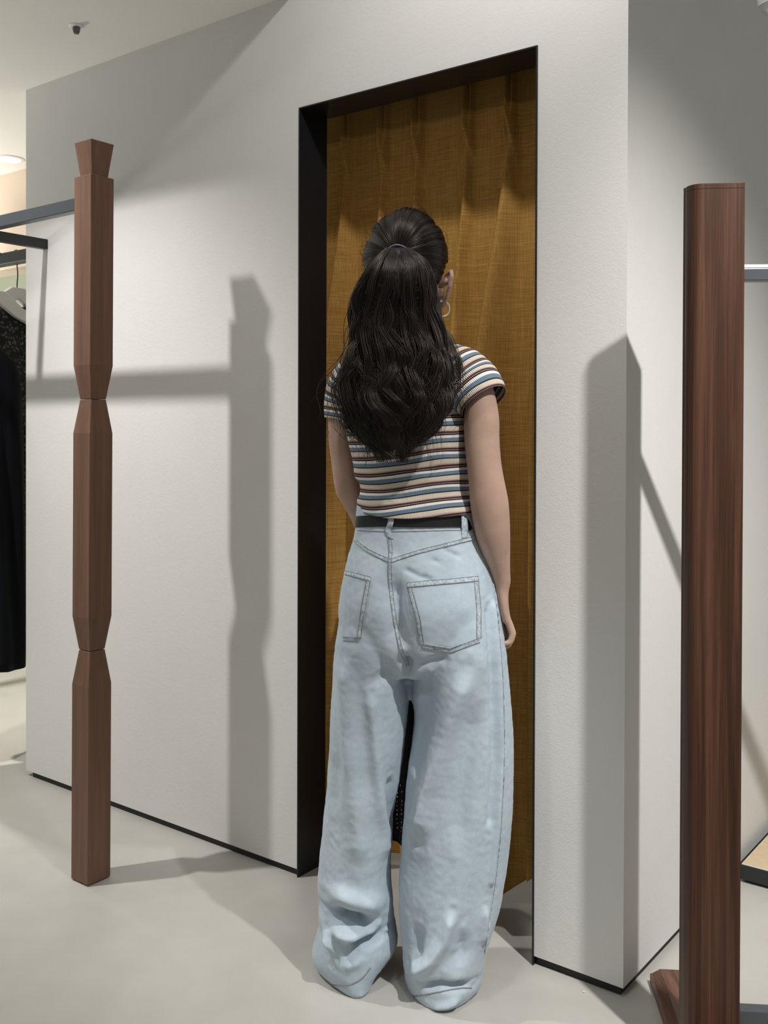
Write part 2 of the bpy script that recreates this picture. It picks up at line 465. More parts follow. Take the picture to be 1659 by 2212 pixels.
# ------------------------------------------------------------------ left clothes rack
def rot_ring(c, h, z): return [c + A * (h * i) + B * (h * j) + V((0, 0, z)) for i, j in ((-1, -1), (1, -1), (1, 1), (-1, 1))]
PC = V((-.7795, 2.631, 0)); PH = .0362
rk = root('clothes_rack', 'notched square reddish wood post carrying a grey steel rail fixed to the left wall', 'rack', PC)
def lean(p): return V((p.x + .0042 * p.z, p.y, p.z))
def section(mb, prof):
    rings = []
    for (z, k) in prof: rings.append([lean(p) for p in rot_ring(PC, PH * k, z)])
    mb.loft(rings)
mb = MB(); section(mb, [(.003, 1), (.523, 1), (.613, .66)]); bevel(mb.build('lower_block', M_TEAK, rk), .0012, 1)
mb = MB(); section(mb, [(.6145, .66), (.703, 1), (1.189, 1), (1.2785, .66)]); bevel(mb.build('middle_block', M_TEAK, rk), .0012, 1)
mb = MB(); section(mb, [(1.2795, .66), (1.368, 1), (1.866, 1)]); bevel(mb.build('upper_block', M_TEAK, rk), .0012, 1)
mb = MB(); section(mb, [(1.8665, .70), (1.957, 1)]); bevel(mb.build('finial', M_TEAK, rk), .0012, 1)
pn = .354; ps = -1.355
rz0, rz1 = 1.782, 1.816
mb = MB(); c0 = wp(ps - PH, pn, 0); L = 1.1
mb.obox(wp(ps - PH - L / 2, pn, (rz0 + rz1) / 2), A * (L / 2), B * .014, V((0, 0, (rz1 - rz0) / 2)))
bevel(mb.build('hanging_rail', M_STEEL, rk), .002, 2)
bs = -2.079
mb = MB()
mb.obox(wp(bs, (pn - .0145) / 2, 1.822), A * .0125, B * ((pn - .0145) / 2), V((0, 0, .0165)))
bevel(mb.build('side_rail', M_STEEL2, rk), .0015, 2)

# ------------------------------------------------------------------ right rack
rr = V((1, -.088, 0)).normalized(); rf = V((.088, 1, 0)).normalized()
RP = W(1606, 900, 1.80); RP.z = 0            # right rear... near right corner of post
r2 = root('walnut_rack', 'dark walnut rack with a rounded upright and two grey steel bars at the right edge', 'rack', RP)
wpx = .1015; dep = .036
def post_sec(z, inset=0):
    pts = []
    R = .026
    # front right corner, back right corner, back left corner, rounded front left
    fr_ = RP; br_ = RP + rf * dep; bl_ = RP + rf * dep - rr * wpx
    pts = [fr_, br_, bl_]
    cc = RP - rr * (wpx - R)
    for k in range(9):
        a = pi / 2 * k / 8
        pts.append(cc + (-rr * cos(a)) * R * .9 + rf * ((1 - sin(a)) * (dep * .8)))
    ctr = (fr_ + bl_) / 2
    return [ctr + (p - ctr) * (1 - inset) + V((0, 0, z)) for p in pts]
mb = MB(); zt = 1.2 + (930 - 394.5) / F * 1.80
mb.loft([post_sec(.045), post_sec(zt - .0095)])
mb.build('upright', M_WALNUT, r2)
mb = MB(); mb.loft([post_sec(zt - .0088), post_sec(zt)])
mb.build('top_cap', M_WALNUT, r2)
# base plate with chamfered upper edge
pb = G(1404, 2124)
c0 = V((pb.x, pb.y, 0)); wl = .138; dl = .62
def bp(u, v_, z): return c0 + rr * u - rf * v_ + V((0, 0, z))
mb = MB()
def rect(i, z): return [bp(i, i, z), bp(wl - i, i, z), bp(wl - i, dl - i, z), bp(i, dl - i, z)]
mb.loft([rect(0, .0005), rect(0, .022), rect(.003, .0235), rect(.018, .042)])
mb.build('base_plate', M_WALNUTY, r2)
# bars
bc = RP + rf * .026
def bar(z0, z1, nm, mat, yoff, half):
    mb = MB(); c = bc + rr * .45 + rf * yoff + V((0, 0, (z0 + z1) / 2))
    mb.obox(c, rr * .4492, rf * half, V((0, 0, (z1 - z0) / 2))); return bevel(mb.build(nm, mat, r2), .0015, 2)
zb = 1.2 + (931 - 609) / F * 1.83; zb1 = 1.2 + (931 - 581) / F * 1.82
bar(zb, zb1, 'top_bar', M_STEEL, 0, .014)
bar(zb1 + .0004, zb1 + .0068, 'top_bar_highlight', M_WHITE, .0, .0135)  # glossy highlight on the grey bar, modelled as a white strip
bar(.090, .132, 'bottom_bar', M_STEEL, 0, .0135)

# ------------------------------------------------------------------ tiled plinth
PLc = G(1598, 1905)
pr = root('display_plinth', 'low black plinth with beige tiled top standing against the white side wall', 'plinth', PLc)
def pp(u, v_, z): return PLc + A * u + B * v_ + V((0, 0, z))
mb = MB()
mb.loft([[pp(0, 0, z), pp(.7, 0, z), pp(.7, 1.2, z), pp(0, 1.2, z)] for z in (.008, .047)]); bevel(mb.build('plinth_body', M_STEEL2, pr), .0015, 2)
mb = MB(); mb.loft([[pp(.012, .012, z), pp(.69, .012, z), pp(.69, 1.19, z), pp(.012, 1.19, z)] for z in (0.0005, .0079)]); mb.build('plinth_foot', M_GAP, pr)
mb = MB(); mb.loft([[pp(.004, .004, z), pp(.696, .004, z), pp(.696, 1.196, z), pp(.004, 1.196, z)] for z in (.0471, .0495)]); mb.build('grout_bed', M_GROUT, pr)
for i in range(4):
    for j in range(7):
        a0 = .006 + i * .172; b0 = .006 + j * .170
        mb = MB(); mb.loft([[pp(a0, b0, z), pp(a0 + .169, b0, z), pp(a0 + .169, b0 + .167, z), pp(a0, b0 + .167, z)] for z in (.0495, .0515)])
        mb.build('tile', M_TILE, pr)

# ------------------------------------------------------------------ ceiling fittings
def disc(mb, c, prof, n=28):
    mb.loft([[c + V((r_ * cos(2 * pi * k / n), r_ * sin(2 * pi * k / n), z)) for k in range(n)] for (r_, z) in prof])
sc_ = G(165, 56, HW); sc_.z = HW
o = root('fire_sprinkler', 'small grey sprinkler head in a white ring on the low ceiling', 'sprinkler', sc_)
mb = MB(); disc(mb, sc_, [(.022, 0), (.022, -.0015), (.017, -.004), (.010, -.0045)]); mb.build('ceiling_ring', M_WHITE, o, smooth=False)
mb = MB(); disc(mb, sc_, [(.0095, -.0046), (.0115, -.008), (.0105, -.013), (.0085, -.019), (.0075, -.022), (.003, -.023)], 14); mb.build('sprinkler_head', simple('grey_metal', (.16, .16, .165), .35, .8).m, o)
dc = G(20, 343, HW); dc.z = HW
o = root('recessed_downlight', 'round glowing downlight recessed in the ceiling at far left', 'downlight', dc)
mb = MB()
n_ = 32
ringp = [(.062, 0), (.062, -.003), (.05, -.006), (.047, -.002)]
mb.loft([[dc + V((r_ * cos(2 * pi * k / n_), r_ * sin(2 * pi * k / n_), z)) for k in range(n_)] for (r_, z) in ringp], False)
mb.build('trim_ring', M_WHITE, o)
mb = MB(); disc(mb, dc, [(.045, -.0005), (.045, -.004), (.02, -.008), (.002, -.009)]); mb.build('bulb_face', M_LAMP, o, smooth=True)
# spotlight at upper right on the side wall's far side
tl = W(1666, 2, 2.30)
o = root('ceiling_spotlight', 'white cylindrical spotlight cut off by the top right corner of the view', 'spotlight', tl)
mb = MB()
ax = V((.25, .1, -1)).normalized(); e1 = ax.cross(V((0, 1, 0))).normalized(); e2 = ax.cross(e1)
def cyl(mb, c, prof, n=28): mb.loft([[c + ax * z + (e1 * cos(2 * pi * k / n) + e2 * sin(2 * pi * k / n)) * r_ for k in range(n)] for (r_, z) in prof])
cyl(mb, tl, [(.027, -.2), (.030, -.19), (.030, .004)]); mb.build('lamp_housing', M_WHITE, o, smooth=False)
mb = MB(); cyl(mb, tl, [(.0285, .0045), (.026, .018), (.017, .028)]); mb.build('lamp_bezel', M_EDGE, o)
mb = MB(); cyl(mb, tl + ax * .029, [(.009, 0), (.006, .012), (.003, .016)]); mb.build('lamp_clip', M_STEEL2, o)

# ------------------------------------------------------------------ far left rail, hangers, garments
RC = W(30, 560, 3.8)
o = root('far_hanging_rail', 'black steel rail frame in the far left carrying the hangers', 'rail', V((RC.x, RC.y, 0)))
mb = MB(); z_ = 1.855
mb.obox(V((RC.x, RC.y, z_)) - A * .25, A * .62, B * .022, V((0, 0, .022))); bevel(mb.build('front_bar', M_STEEL2, o), .002)
mb = MB(); mb.obox(V((RC.x, RC.y, z_ - .002)) + A * .06 + B * .30, A * .022, B * .27, V((0, 0, .020))); bevel(mb.build('side_bar', M_STEEL2, o), .002)
mb = MB(); mb.obox(V((RC.x, RC.y, .93)) - A * .85, A * .0195, B * .02, V((0, 0, .93))); bevel(mb.build('upright', M_STEEL2, o), .002)
mb = MB(); mb.obox(V((RC.x, RC.y, .93)) + A * .345, A * .0195, B * .02, V((0, 0, .93))); bevel(mb.build('upright', M_STEEL2, o), .002)
def hanger(px, py, Y, dirv, label):
    c = W(px, py, Y)        # top of the hanger body
    h = root('clothes_hanger', label, 'hanger', c, 'white hangers on the far rail')
    d = V(dirv).normalized(); nn = d.cross(V((0, 0, 1)))
    out = [(-.028, 0), (.028, 0), (.06, -.02), (.10, -.052), (.17, -.085), (.205, -.115), (.205, -.145), (.16, -.125), (.07, -.088), (0, -.043),
           (-.07, -.088), (-.16, -.125), (-.205, -.145), (-.205, -.115), (-.17, -.085), (-.10, -.052), (-.06, -.02)]
    mb = MB(); n = len(out)
    vs = [c + d * p[0] + V((0, 0, p[1])) - nn * (.011 + .00) for p in out] + [c + d * p[0] + V((0, 0, p[1])) + nn * .011 for p in out]
    mb.add(vs, [(j, (j + 1), n - j - 2 + 1 if False else j + 1) for j in []])
    # fill front and back as quad strips between upper and lower outline
    up_ = [13, 14, 15, 16, 0, 1, 2, 3, 4, 5]; lo_ = [12, 11, 11, 10, 9, 9, 8, 8, 7, 6]
    fs = []
    for k in range(len(up_) - 1):
        a, b, c2, d2 = up_[k], up_[k + 1], lo_[k + 1], lo_[k]
        for off in (0, n):
            f_ = [a + off, b + off, c2 + off] + ([d2 + off] if d2 != c2 else [])
            fs.append(tuple(f_))
    for k in range(n): fs.append((k, (k + 1) % n, n + (k + 1) % n, n + k))
    mb.add(vs, fs)
    bevel(mb.build('hanger_body', M_WHITE, h), .004, 2)
    mb = MB(); pts = [c + V((0, 0, -.004))] + [c + V((0, 0, .02 + .02 * k)) + d * (.003 * sin(k)) for k in range(4)]
    mb.tube(pts + [c + V((0, 0, .1))] + [c + V((0, 0, .125)) + d * (.02 * cos(a)) + V((0, 0, .02 * sin(a))) for a in [pi * 1.2 - pi * .15 * k for k in range(8)]], .0022, 6)
    mb.build('hook', M_STEEL2, h, smooth=True)
    return c, d, nn
hc1, hd1, hn1 = hanger(37, 622, 3.8, (.5, .87, 0), 'white wooden hanger with a black hook holding the charcoal knit dress')
hc0, hd0, hn0 = hanger(-6, 628, 3.66, (.55, .83, 0), 'white hanger at the very left edge of the photo, half cut off')
def garment(name, label, cat, c, d, nn, prof, th, mat, amp, straps=True, group=None):
    # prof: (dz, half width) downwards from hanger
    mb = MB(); rings = []
    for (dz, hw) in prof:
        ring = []
        for k in range(40):
            a = 2 * pi * k / 40
            x = hw * cos(a); y = th * (.6 + .8 * min(1, -dz)) * sin(a)
            y += amp * sin(x * 60 + dz * 3) * min(1, -dz * 2)
            ring.append(c + d * x + nn * y + V((0, 0, dz + .006 * sin(x * 30))))
        rings.append(ring)
    mb.loft(rings)
    o = mb.build(name, mat, loc=(c.x, c.y, c.z + prof[-1][0]), smooth=True)
    tag(o, label, cat, group)
    return o
def dense(prof, n=36):
    prof = sorted([(-a, b) for a, b in prof]); z0, z1 = prof[0][0], prof[-1][0]
    return [(-(lerp(z0, z1, k / n)), interp(prof, lerp(z0, z1, k / n))[0]) for k in range(n + 1)]
garment('knit_dress', 'charcoal boucle sleeveless knit dress on the hanger next to the wall end', 'dress', hc1, hd1, hn1,
        dense([(-.075, .09), (-.11, .125), (-.19, .12), (-.3, .145), (-.5, .16), (-.9, .18), (-1.2, .19), (-1.36, .19)]), .05, M_BOUCLE, .012)
garment('black_coat', 'long black garment hanging at the left edge in front of the knit dress', 'garment', W(-62, 700, 3.5) , V((.62, .78, 0)), V((.78, -.62, 0)),
        dense([(-.06, .08), (-.12, .17), (-.3, .2), (-.6, .21), (-.9, .205), (-1.24, .20)]), .06, M_BLKCLOTH, .012)

# ------------------------------------------------------------------ person
TH = radians(30)
pf = V((sin(TH), cos(TH), 0)); prt = V((cos(TH), -sin(TH), 0))
PB = V((.06, 2.12, 0))
person = root('person', 'person seen from behind with a long dark ponytail, striped top and pale baggy jeans', 'person', PB)

def ring_px(y, L_, R_, Y, wy, n=48, tilt=0., e=2.0):
    a = W(L_, y, Y); b = W(R_, y, Y); c = (a + b) / 2; wx = (b.x - a.x) / 2
    out = []
    for k in range(n):
        an = 2 * pi * k / n
        ca, sa = cos(an), sin(an)
        ex = abs(ca) ** (2 / e) * (1 if ca > 0 else -1); ey = abs(sa) ** (2 / e) * (1 if sa > 0 else -1)
        out.append(V((c.x + wx * ex + tilt * wy * ey, c.y + wy * ey, c.z)))
    return out
def loft_px(mb, tab, step=10, n=48, e=2.0, hem=None):
    # tab rows: y, L, R, Y, wy
    y0, y1 = tab[0][0], tab[-1][0]; m = max(2, int((y1 - y0) / step)); rings = []
    for k in range(m + 1):
        y = lerp(y0, y1, k / m); v_ = interp(tab, y)
        rings.append(ring_px(y, v_[0], v_[1], v_[2], v_[3], n, v_[4] if len(v_) > 4 else 0, e if y < y1 - 70 or not hem else lerp(e, hem, (y - y1 + 70) / 70)))
    mb.loft(rings)

def remeshed(mb, name, mat, parent, vox, smooth=4):
    o = mb.build(name, mat, parent)
    m = o.modifiers.new('r', 'REMESH'); m.mode = 'VOXEL'; m.voxel_size = vox; m.use_smooth_shade = True
    s_ = o.modifiers.new('s', 'SMOOTH'); s_.factor = .5; s_.iterations = smooth
    baked(o)
    for p in o.data.polygons: p.use_smooth = True
    if not o.data.materials: o.data.materials.append(mat)
    return o

# ---- body
mb = MB()
HD = radians(12)
hf = V((sin(HD), cos(HD), 0)); hr = V((cos(HD), -sin(HD), 0))
HCn = W(879, 568, 2.125)            # skull centre
def hpt(x, y, z): return HCn + hr * x + hf * y + V((0, 0, z))
# head: stacked rings, half width, back, front
hrows = [(.094, .012, .02, .02), (.088, .040, .05, .045), (.07, .062, .075, .068), (.04, .074, .090, .084), (.0, .078, .094, .090),
         (-.03, .076, .088, .092), (-.06, .070, .074, .090), (-.085, .062, .055, .090), (-.105, .050, .02, .088), (-.118, .030, -.02, .080)]
rings = []
for z, hw, bk, fr_ in hrows:
    ring = []
    for k in range(40):
        a = 2 * pi * k / 40; x = hw * cos(a); sy = sin(a)
        y = sy * (fr_ + bk) / 2 + (fr_ - bk) / 2
        ring.append(hpt(x, y, z))
    rings.append(ring)
mb.loft(rings)
# face: nose, brow, lips, chin, cheeks
mb.tube([hpt(0, .088, .005), hpt(0, .098, -.02), hpt(0, .107, -.042), hpt(0, .098, -.05)], [.008, .009, .011, .009], 10)
mb.tube([hpt(-.05, .066, .016), hpt(-.025, .082, .02), hpt(0, .084, .016), hpt(.025, .082, .02), hpt(.05, .066, .016)], .008, 8)
mb.tube([hpt(-.022, .084, -.072), hpt(0, .092, -.070), hpt(.022, .084, -.072)], [.004, .007, .004], 8)
mb.tube([hpt(-.018, .084, -.080), hpt(0, .091, -.081), hpt(.018, .084, -.080)], [.004, .007, .004], 8)
mb.sphere(hpt(0, .076, -.104), (.02, .018, .016))
# ears
for sgn in (-1, 1):
    e_ = [(.074, .000, -.005), (.090, -.012, .016), (.099, -.020, .022), (.101, -.026, .010), (.097, -.026, -.010), (.090, -.018, -.030), (.080, -.006, -.045), (.076, .0, -.050), (.072, .004, -.040)]
    mb.tube([hpt(sgn * x, y, z) for x, y, z in [(x_ * (1 if sgn > 0 else .90), y_, z_ - .046) for x_, y_, z_ in e_]], [.005, .0055, .006, .006, .0055, .0055, .0065, .006, .004], 8)
    mb.tube([hpt(sgn * .070, .0, -.044), hpt(sgn * .082, -.012, -.046), hpt(sgn * (.094 if sgn > 0 else .084), -.02, -.046)], [.012, .010, .006], 8)
    mb.tube([hpt(sgn * .064, .0, -.074), hpt(sgn * .074, -.008, -.068), hpt(sgn * .082, -.014, -.062)], [.012, .010, .006], 8)
# neck
NB = W(895, 745, 2.13)
mb.tube([hpt(0, -.012, -.03), hpt(.0, -.018, -.08), lerp(hpt(0, -.02, -.11), NB, .5), NB, NB - V((0, 0, .06))], [.052, .05, .052, .06, .075], 24)
# torso
torso = [(748, 842, 968, 2.13, .06), (762, 805, 1005, 2.13, .075), (785, 765, 1028, 2.13, .085), (820, 748, 1030, 2.13, .092), (870, 748, 1015, 2.13, .098),
         (920, 756, 1012, 2.13, .098), (980, 776, 1008, 2.13, .094), (1040, 790, 1006, 2.13, .088), (1100, 784, 1018, 2.13, .09), (1160, 778, 1030, 2.13, .092), (1250, 775, 1035, 2.14, .085), (1340, 770, 1045, 2.155, .07), (1375, 790, 1030, 2.16, .05)]
loft_px(mb, torso, 12)
# legs (inside the jeans) and feet
loft_px(mb, [(1360, 760, 880, 2.16, .075), (1500, 765, 865, 2.17, .065), (1700, 745, 825, 2.175, .05), (1850, 735, 815, 2.18, .05), (2020, 735, 790, 2.18, .035), (2090, 730, 795, 2.185, .04)], 30, 24)
loft_px(mb, [(1360, 895, 1050, 2.13, .075), (1500, 920, 1050, 2.13, .065), (1700, 940, 1035, 2.13, .05), (1850, 930, 1025, 2.13, .05), (2040, 925, 990, 2.13, .035), (2115, 920, 990, 2.135, .04)], 30, 24)
# arms
rarm = [(800, 1004, 1050, 2.06, .03), (840, 1006, 1066, 2.055, .034), (900, 1002, 1078, 2.05, .037), (950, 1003, 1079, 2.05, .037), (1000, 1008, 1083, 2.05, .036),
        (1050, 1013, 1092, 2.052, .036), (1080, 1015, 1098, 2.055, .037), (1120, 1020, 1101, 2.062, .037), (1160, 1028, 1102, 2.072, .036), (1200, 1042, 1102, 2.084, .031),
        (1235, 1057, 1102, 2.095, .026), (1257, 1065, 1103, 2.10, .023), (1275, 1068, 1099, 2.105, .024), (1300, 1072, 1098, 2.11, .030), (1325, 1075, 1101, 2.118, .036), (1340, 1078, 1104, 2.122, .036)]
loft_px(mb, rarm, 8, 28)
larm = [(800, 735, 775, 2.20, .03), (840, 718, 768, 2.205, .034), (900, 710, 765, 2.21, .036), (950, 710, 760, 2.21, .036), (1000, 716, 768, 2.21, .035), (1040, 721, 775, 2.212, .035),
        (1068, 727, 782, 2.222, .034), (1092, 741, 792, 2.245, .032), (1116, 755, 800, 2.28, .030), (1145, 768, 808, 2.32, .026), (1170, 780, 812, 2.35, .02)]
loft_px(mb, larm, 8, 28)
# right hand: palm edge is the loft end; four fingers curling back, thumb forward
def finger(pts, r): mb.tube(pts, r, 10)
for k, (dy, ln) in enumerate(((-.028, .92), (-.0095, 1.0), (.009, 1.05), (.0275, .98))):
    Yb = 2.122 + dy * 1.0
    base = W(1092 - k, 1330, Yb)
    pip = W(1108 - 2.5 * k, 1330 + 42 * ln, Yb + .004 * k)
    dip = W(1103 - 3 * k, 1330 + 62 * ln, Yb + .006 * k)
    tip = W(1088 - 3 * k, 1330 + 67 * ln, Yb + .008 * k)
    finger([base, lerp(base, pip, .5) + V((.001, 0, 0)), pip, lerp(pip, dip, .6), dip, tip], [.0088, .0082, .0080, .0074, .0070, .0060])
finger([W(1080, 1292, 2.14), W(1072, 1315, 2.165), W(1072, 1345, 2.172), W(1078, 1368, 2.168)], [.011, .0105, .009, .0065])
# left hand, closed on the garment in front of her
LH = W(806, 1190, 2.375)
mb.tube([W(797, 1165, 2.345), LH, LH + V((.03, .015, -.02))], [.02, .026, .024], 14)
for k in range(4):
    b0 = LH + V((.018, .012, .012 - .017 * k)); 
    finger([b0, b0 + V((.032, .006, 0)), b0 + V((.046, -.006, -.001)), b0 + V((.036, -.022, -.001))], [.0078, .0074, .007, .006])
finger([LH + V((0, -.01, .01)), LH + V((.02, -.028, .012)), LH + V((.042, -.026, .004))], [.010, .009, .0065])
body = remeshed(mb, 'body', M_SKIN, person, .0029, 5)

# ---- jeans
mb = MB()
pelvis = [(1112, 772, 1030, 2.13, .098), (1140, 768, 1037, 2.13, .102), (1165, 764, 1043, 2.13, .108), (1200, 752, 1053, 2.13, .120), (1240, 742, 1065, 2.13, .132), (1300, 733, 1079, 2.13, .142),
          (1350, 735, 1080, 2.135, .138), (1395, 765, 1040, 2.14, .130), (1432, 810, 985, 2.145, .115), (1452, 845, 930, 2.145, .095)]
loft_px(mb, pelvis, 10, 64)
lleg = [(1300, 738, 868, 2.150, .115, 0), (1380, 727, 872, 2.155, .124, 0), (1440, 722, 880, 2.165, .118, 0), (1500, 718, 884, 2.17, .112, 0), (1550, 715, 882, 2.175, .11, 0), (1600, 712, 877, 2.175, .108, 0), (1650, 708, 870, 2.18, .107, 0),
        (1700, 705, 862, 2.18, .106, 0), (1750, 700, 855, 2.185, .105, 0), (1800, 696, 850, 2.185, .105, 0), (1850, 690, 846, 2.185, .105, 0), (1900, 688, 846, 2.185, .105, 0), (1950, 689, 848, 2.185, .105, 0),
        (2000, 688, 853, 2.185, .105, 0), (2030, 681, 858, 2.185, .108, 0), (2055, 674, 846, 2.185, .110, -.05), (2080, 677, 818, 2.185, .110, -.20), (2103, 690, 800, 2.185, .108, -.32)]
loft_px(mb, lleg, 8, 64, 2.0, 1.45)
rleg = [(1300, 880, 1078, 2.13, .118, 0), (1380, 884, 1091, 2.13, .126, 0), (1440, 886, 1098, 2.13, .119, 0), (1500, 888, 1104, 2.13, .112, 0), (1550, 893, 1108, 2.13, .108, 0), (1600, 888, 1110, 2.13, .106, 0), (1650, 881, 1111, 2.13, .105, 0),
        (1700, 877, 1110, 2.13, .104, 0), (1750, 873, 1108, 2.13, .104, 0), (1800, 869, 1103, 2.13, .104, 0), (1850, 865, 1097, 2.13, .104, 0), (1900, 861, 1089, 2.13, .104, 0), (1950, 861, 1080, 2.13, .104, 0),
        (2000, 864, 1066, 2.13, .104, 0), (2050, 869, 1052, 2.13, .104, 0), (2090, 872, 1046, 2.13, .104, 0), (2115, 874, 1042, 2.13, .102, 0), (2131, 880, 1034, 2.13, .100, .05)]
loft_px(mb, rleg, 8, 64, 2.0, 1.6)
jeans = remeshed(mb, 'jeans', M_DENIM, person, .0040, 14)

# folds: strokes in the picture's columns/rows mapped to points on the back of the cloth
def stroke(pts, w_, amp, Y=2.03): return ([W(x, y, Y) for x, y in pts], w_ * .00096, amp)
strokes = [
    stroke([(846, 1210), (850, 1290), (860, 1370), (872, 1420)], 24, -.016),
    stroke([(868, 1400), (880, 1440), (884, 1500)], 14, -.014),
    stroke([(880, 1445), (930, 1425), (975, 1415)], 10, -.004), stroke([(860, 1440), (820, 1470), (790, 1500)], 14, -.004),
    stroke([(905, 1235), (935, 1252)], 5, -.003), stroke([(925, 1205), (955, 1215)], 5, -.003), stroke([(955, 1185), (1000, 1205)], 5, -.0025), stroke([(868, 1222), (900, 1238), (925, 1250)], 5, -.003),
    # left leg
    stroke([(742, 1420), (752, 1600), (768, 1780), (775, 1900)], 20, .008), stroke([(800, 1500), (815, 1700), (830, 1820), (833, 1900)], 12, .006), stroke([(845, 1700), (848, 1850)], 10, -.008),
    stroke([(722, 1650), (715, 1800)], 16, -.005),
    stroke([(695, 1975), (740, 1962), (790, 1978), (830, 2010)], 18, .012), stroke([(693, 2018), (730, 2008), (775, 2014), (822, 2036)], 13, -.024),
    stroke([(700, 2040), (712, 2075), (728, 2105)], 12, .014), stroke([(705, 2042), (750, 2050), (795, 2045)], 12, .012), stroke([(682, 2060), (695, 2100)], 9, -.008),
    stroke([(750, 2078), (775, 2064), (805, 2064), (840, 2062)], 9, -.022), stroke([(735, 2130), (760, 2110), (790, 2095)], 10, .006), stroke([(712, 2118), (716, 2128)], 5, -.006),
    # right leg
    stroke([(1010, 1430), (960, 1600), (925, 1720), (905, 1840)], 22, .012), stroke([(930, 1450), (905, 1600), (893, 1700)], 18, -.010),
    stroke([(1030, 1500), (1000, 1700), (980, 1850)], 26, -.006), stroke([(1066, 1300), (1078, 1450), (1084, 1650), (1076, 1800), (1062, 1930)], 6, .005), stroke([(1056, 1300), (1066, 1450), (1070, 1650), (1060, 1800)], 9, -.005),
    stroke([(980, 1960), (960, 2030), (935, 2075), (888, 2125)], 12, .013), stroke([(1000, 2000), (1000, 2060), (960, 2100)], 18, -.010), stroke([(905, 2000), (900, 2060), (892, 2095)], 12, -.008),
    stroke([(905, 2142), (950, 2128), (1000, 2134), (1030, 2140)], 9, -.012), stroke([(925, 2178), (970, 2168), (1000, 2158)], 8, .006),
    stroke([(1050, 1960), (1046, 2060)], 9, .006),
]
off = V(person.location)
def segdist(p, a, b):
    ax_, az_ = b.x - a.x, b.z - a.z; l2 = ax_ * ax_ + az_ * az_
    t_ = max(0, min(1, ((p.x - a.x) * ax_ + (p.z - a.z) * az_) / l2))
    return sqrt((p.x - a.x - ax_ * t_) ** 2 + (p.z - a.z - az_ * t_) ** 2), t_
me = jeans.data
boxes = []
for pts, w_, amp in strokes:
    boxes.append((min(p.x for p in pts) - 2.5 * w_, max(p.x for p in pts) + 2.5 * w_, min(p.z for p in pts) - 2.5 * w_, max(p.z for p in pts) + 2.5 * w_))
newco = []
for vtx in me.vertices:
    p = vtx.co + off; nrm = vtx.normal; d = 0
    face = max(0, min(1, (-nrm.y + .25) / .5))
    if face > 0:
        for (pts, w_, amp), bx_ in zip(strokes, boxes):
            if bx_[0] < p.x < bx_[1] and bx_[2] < p.z < bx_[3]:
                best = 9
                for i in range(len(pts) - 1):
                    q_, t_ = segdist(p, pts[i], pts[i + 1])
                    best = min(best, q_)
                e0 = sqrt((p.x - pts[0].x) ** 2 + (p.z - pts[0].z) ** 2); e1_ = sqrt((p.x - pts[-1].x) ** 2 + (p.z - pts[-1].z) ** 2)
                fade = min(1, (min(e0, e1_) + w_ * .1) / (w_ * 2.6)) ** 1.3
                d += 1.8 * amp * exp(-(best / w_) ** 2) * fade
        d *= face
    lo = max(0, min(1, (1.0 - p.z) / .4))
    d += .0045 * lo * noise.noise(V((p.x * 11, p.y * 11, p.z * 3.5))) + .0012 * noise.noise(V((p.x * 30, p.y * 30, p.z * 14)))
    d += .0009 * noise.noise(p * 90)
    q_ = vtx.co + nrm * d
    if q_.z + off.z < .0015: q_.z = .0015 - off.z
    newco.append(q_)
for vtx, q_ in zip(me.vertices, newco): vtx.co = q_
me.update()

# surface drawing: pick points on the cloth straight behind picture points
def bvh_of(o):
    me = o.data; off = V(o.parent.location)
    return BVHTree.FromPolygons([v.co + off for v in me.vertices], [tuple(p.vertices) for p in me.polygons])
JB = bvh_of(jeans)
CAMP = V((0, 0, HC))
def hit(bv, x, y):
    loc, nn, idx, dist = bv.ray_cast(CAMP, ray(x, y).normalized())
    if loc is None: return None, None
    if nn.y > 0: nn = -nn
    return loc, nn
def resample(pts, step):
    out = []
    for i in range(len(pts) - 1):
        a, b = pts[i], pts[i + 1]; L_ = sqrt((a[0] - b[0]) ** 2 + (a[1] - b[1]) ** 2); m = max(1, int(L_ / step))
        for k in range(m): out.append((lerp(a[0], b[0], k / m), lerp(a[1], b[1], k / m)))
    out.append(pts[-1]); return out
def smoothpts(pts, it=2):
    for _ in range(it):
        q_ = [pts[0]]
        for i in range(len(pts) - 1):
            a, b = pts[i], pts[i + 1]
            q_ += [(a[0] * .75 + b[0] * .25, a[1] * .75 + b[1] * .25), (a[0] * .25 + b[0] * .75, a[1] * .25 + b[1] * .75)]
        q_.append(pts[-1]); pts = q_
    return pts
def ribbon(mb, bv, pts, wpx_, h=.0014, step=3):
    pts = resample(pts, step); rows = []
    for i, (x, y) in enumerate(pts):
        a = pts[max(0, i - 1)]; b = pts[min(len(pts) - 1, i + 1)]
        dx, dy = b[0] - a[0], b[1] - a[1]; l_ = sqrt(dx * dx + dy * dy) or 1; nx, ny = -dy / l_, dx / l_
        row = []
        for k, hh in ((-.5, -.0006), (-.42, 1), (-.2, 1.15), (0, .75), (.2, 1.15), (.42, 1), (.5, -.0006)):
            p, nn = hit(bv, x + nx * wpx_ * k, y + ny * wpx_ * k)
            if p is None: row = None; break
            row.append(p + nn * (h * hh if hh > 0 else hh))
        if row: rows.append(row)
    fs = []; vs = [p for r_ in rows for p in r_]; m = 7
    for i in range(len(rows) - 1):
        if (rows[i][3] - rows[i + 1][3]).length > .03: continue
        for j in range(m - 1): fs.append((i * m + j, i * m + j + 1, (i + 1) * m + j + 1, (i + 1) * m + j))
    mb.add(vs, fs)
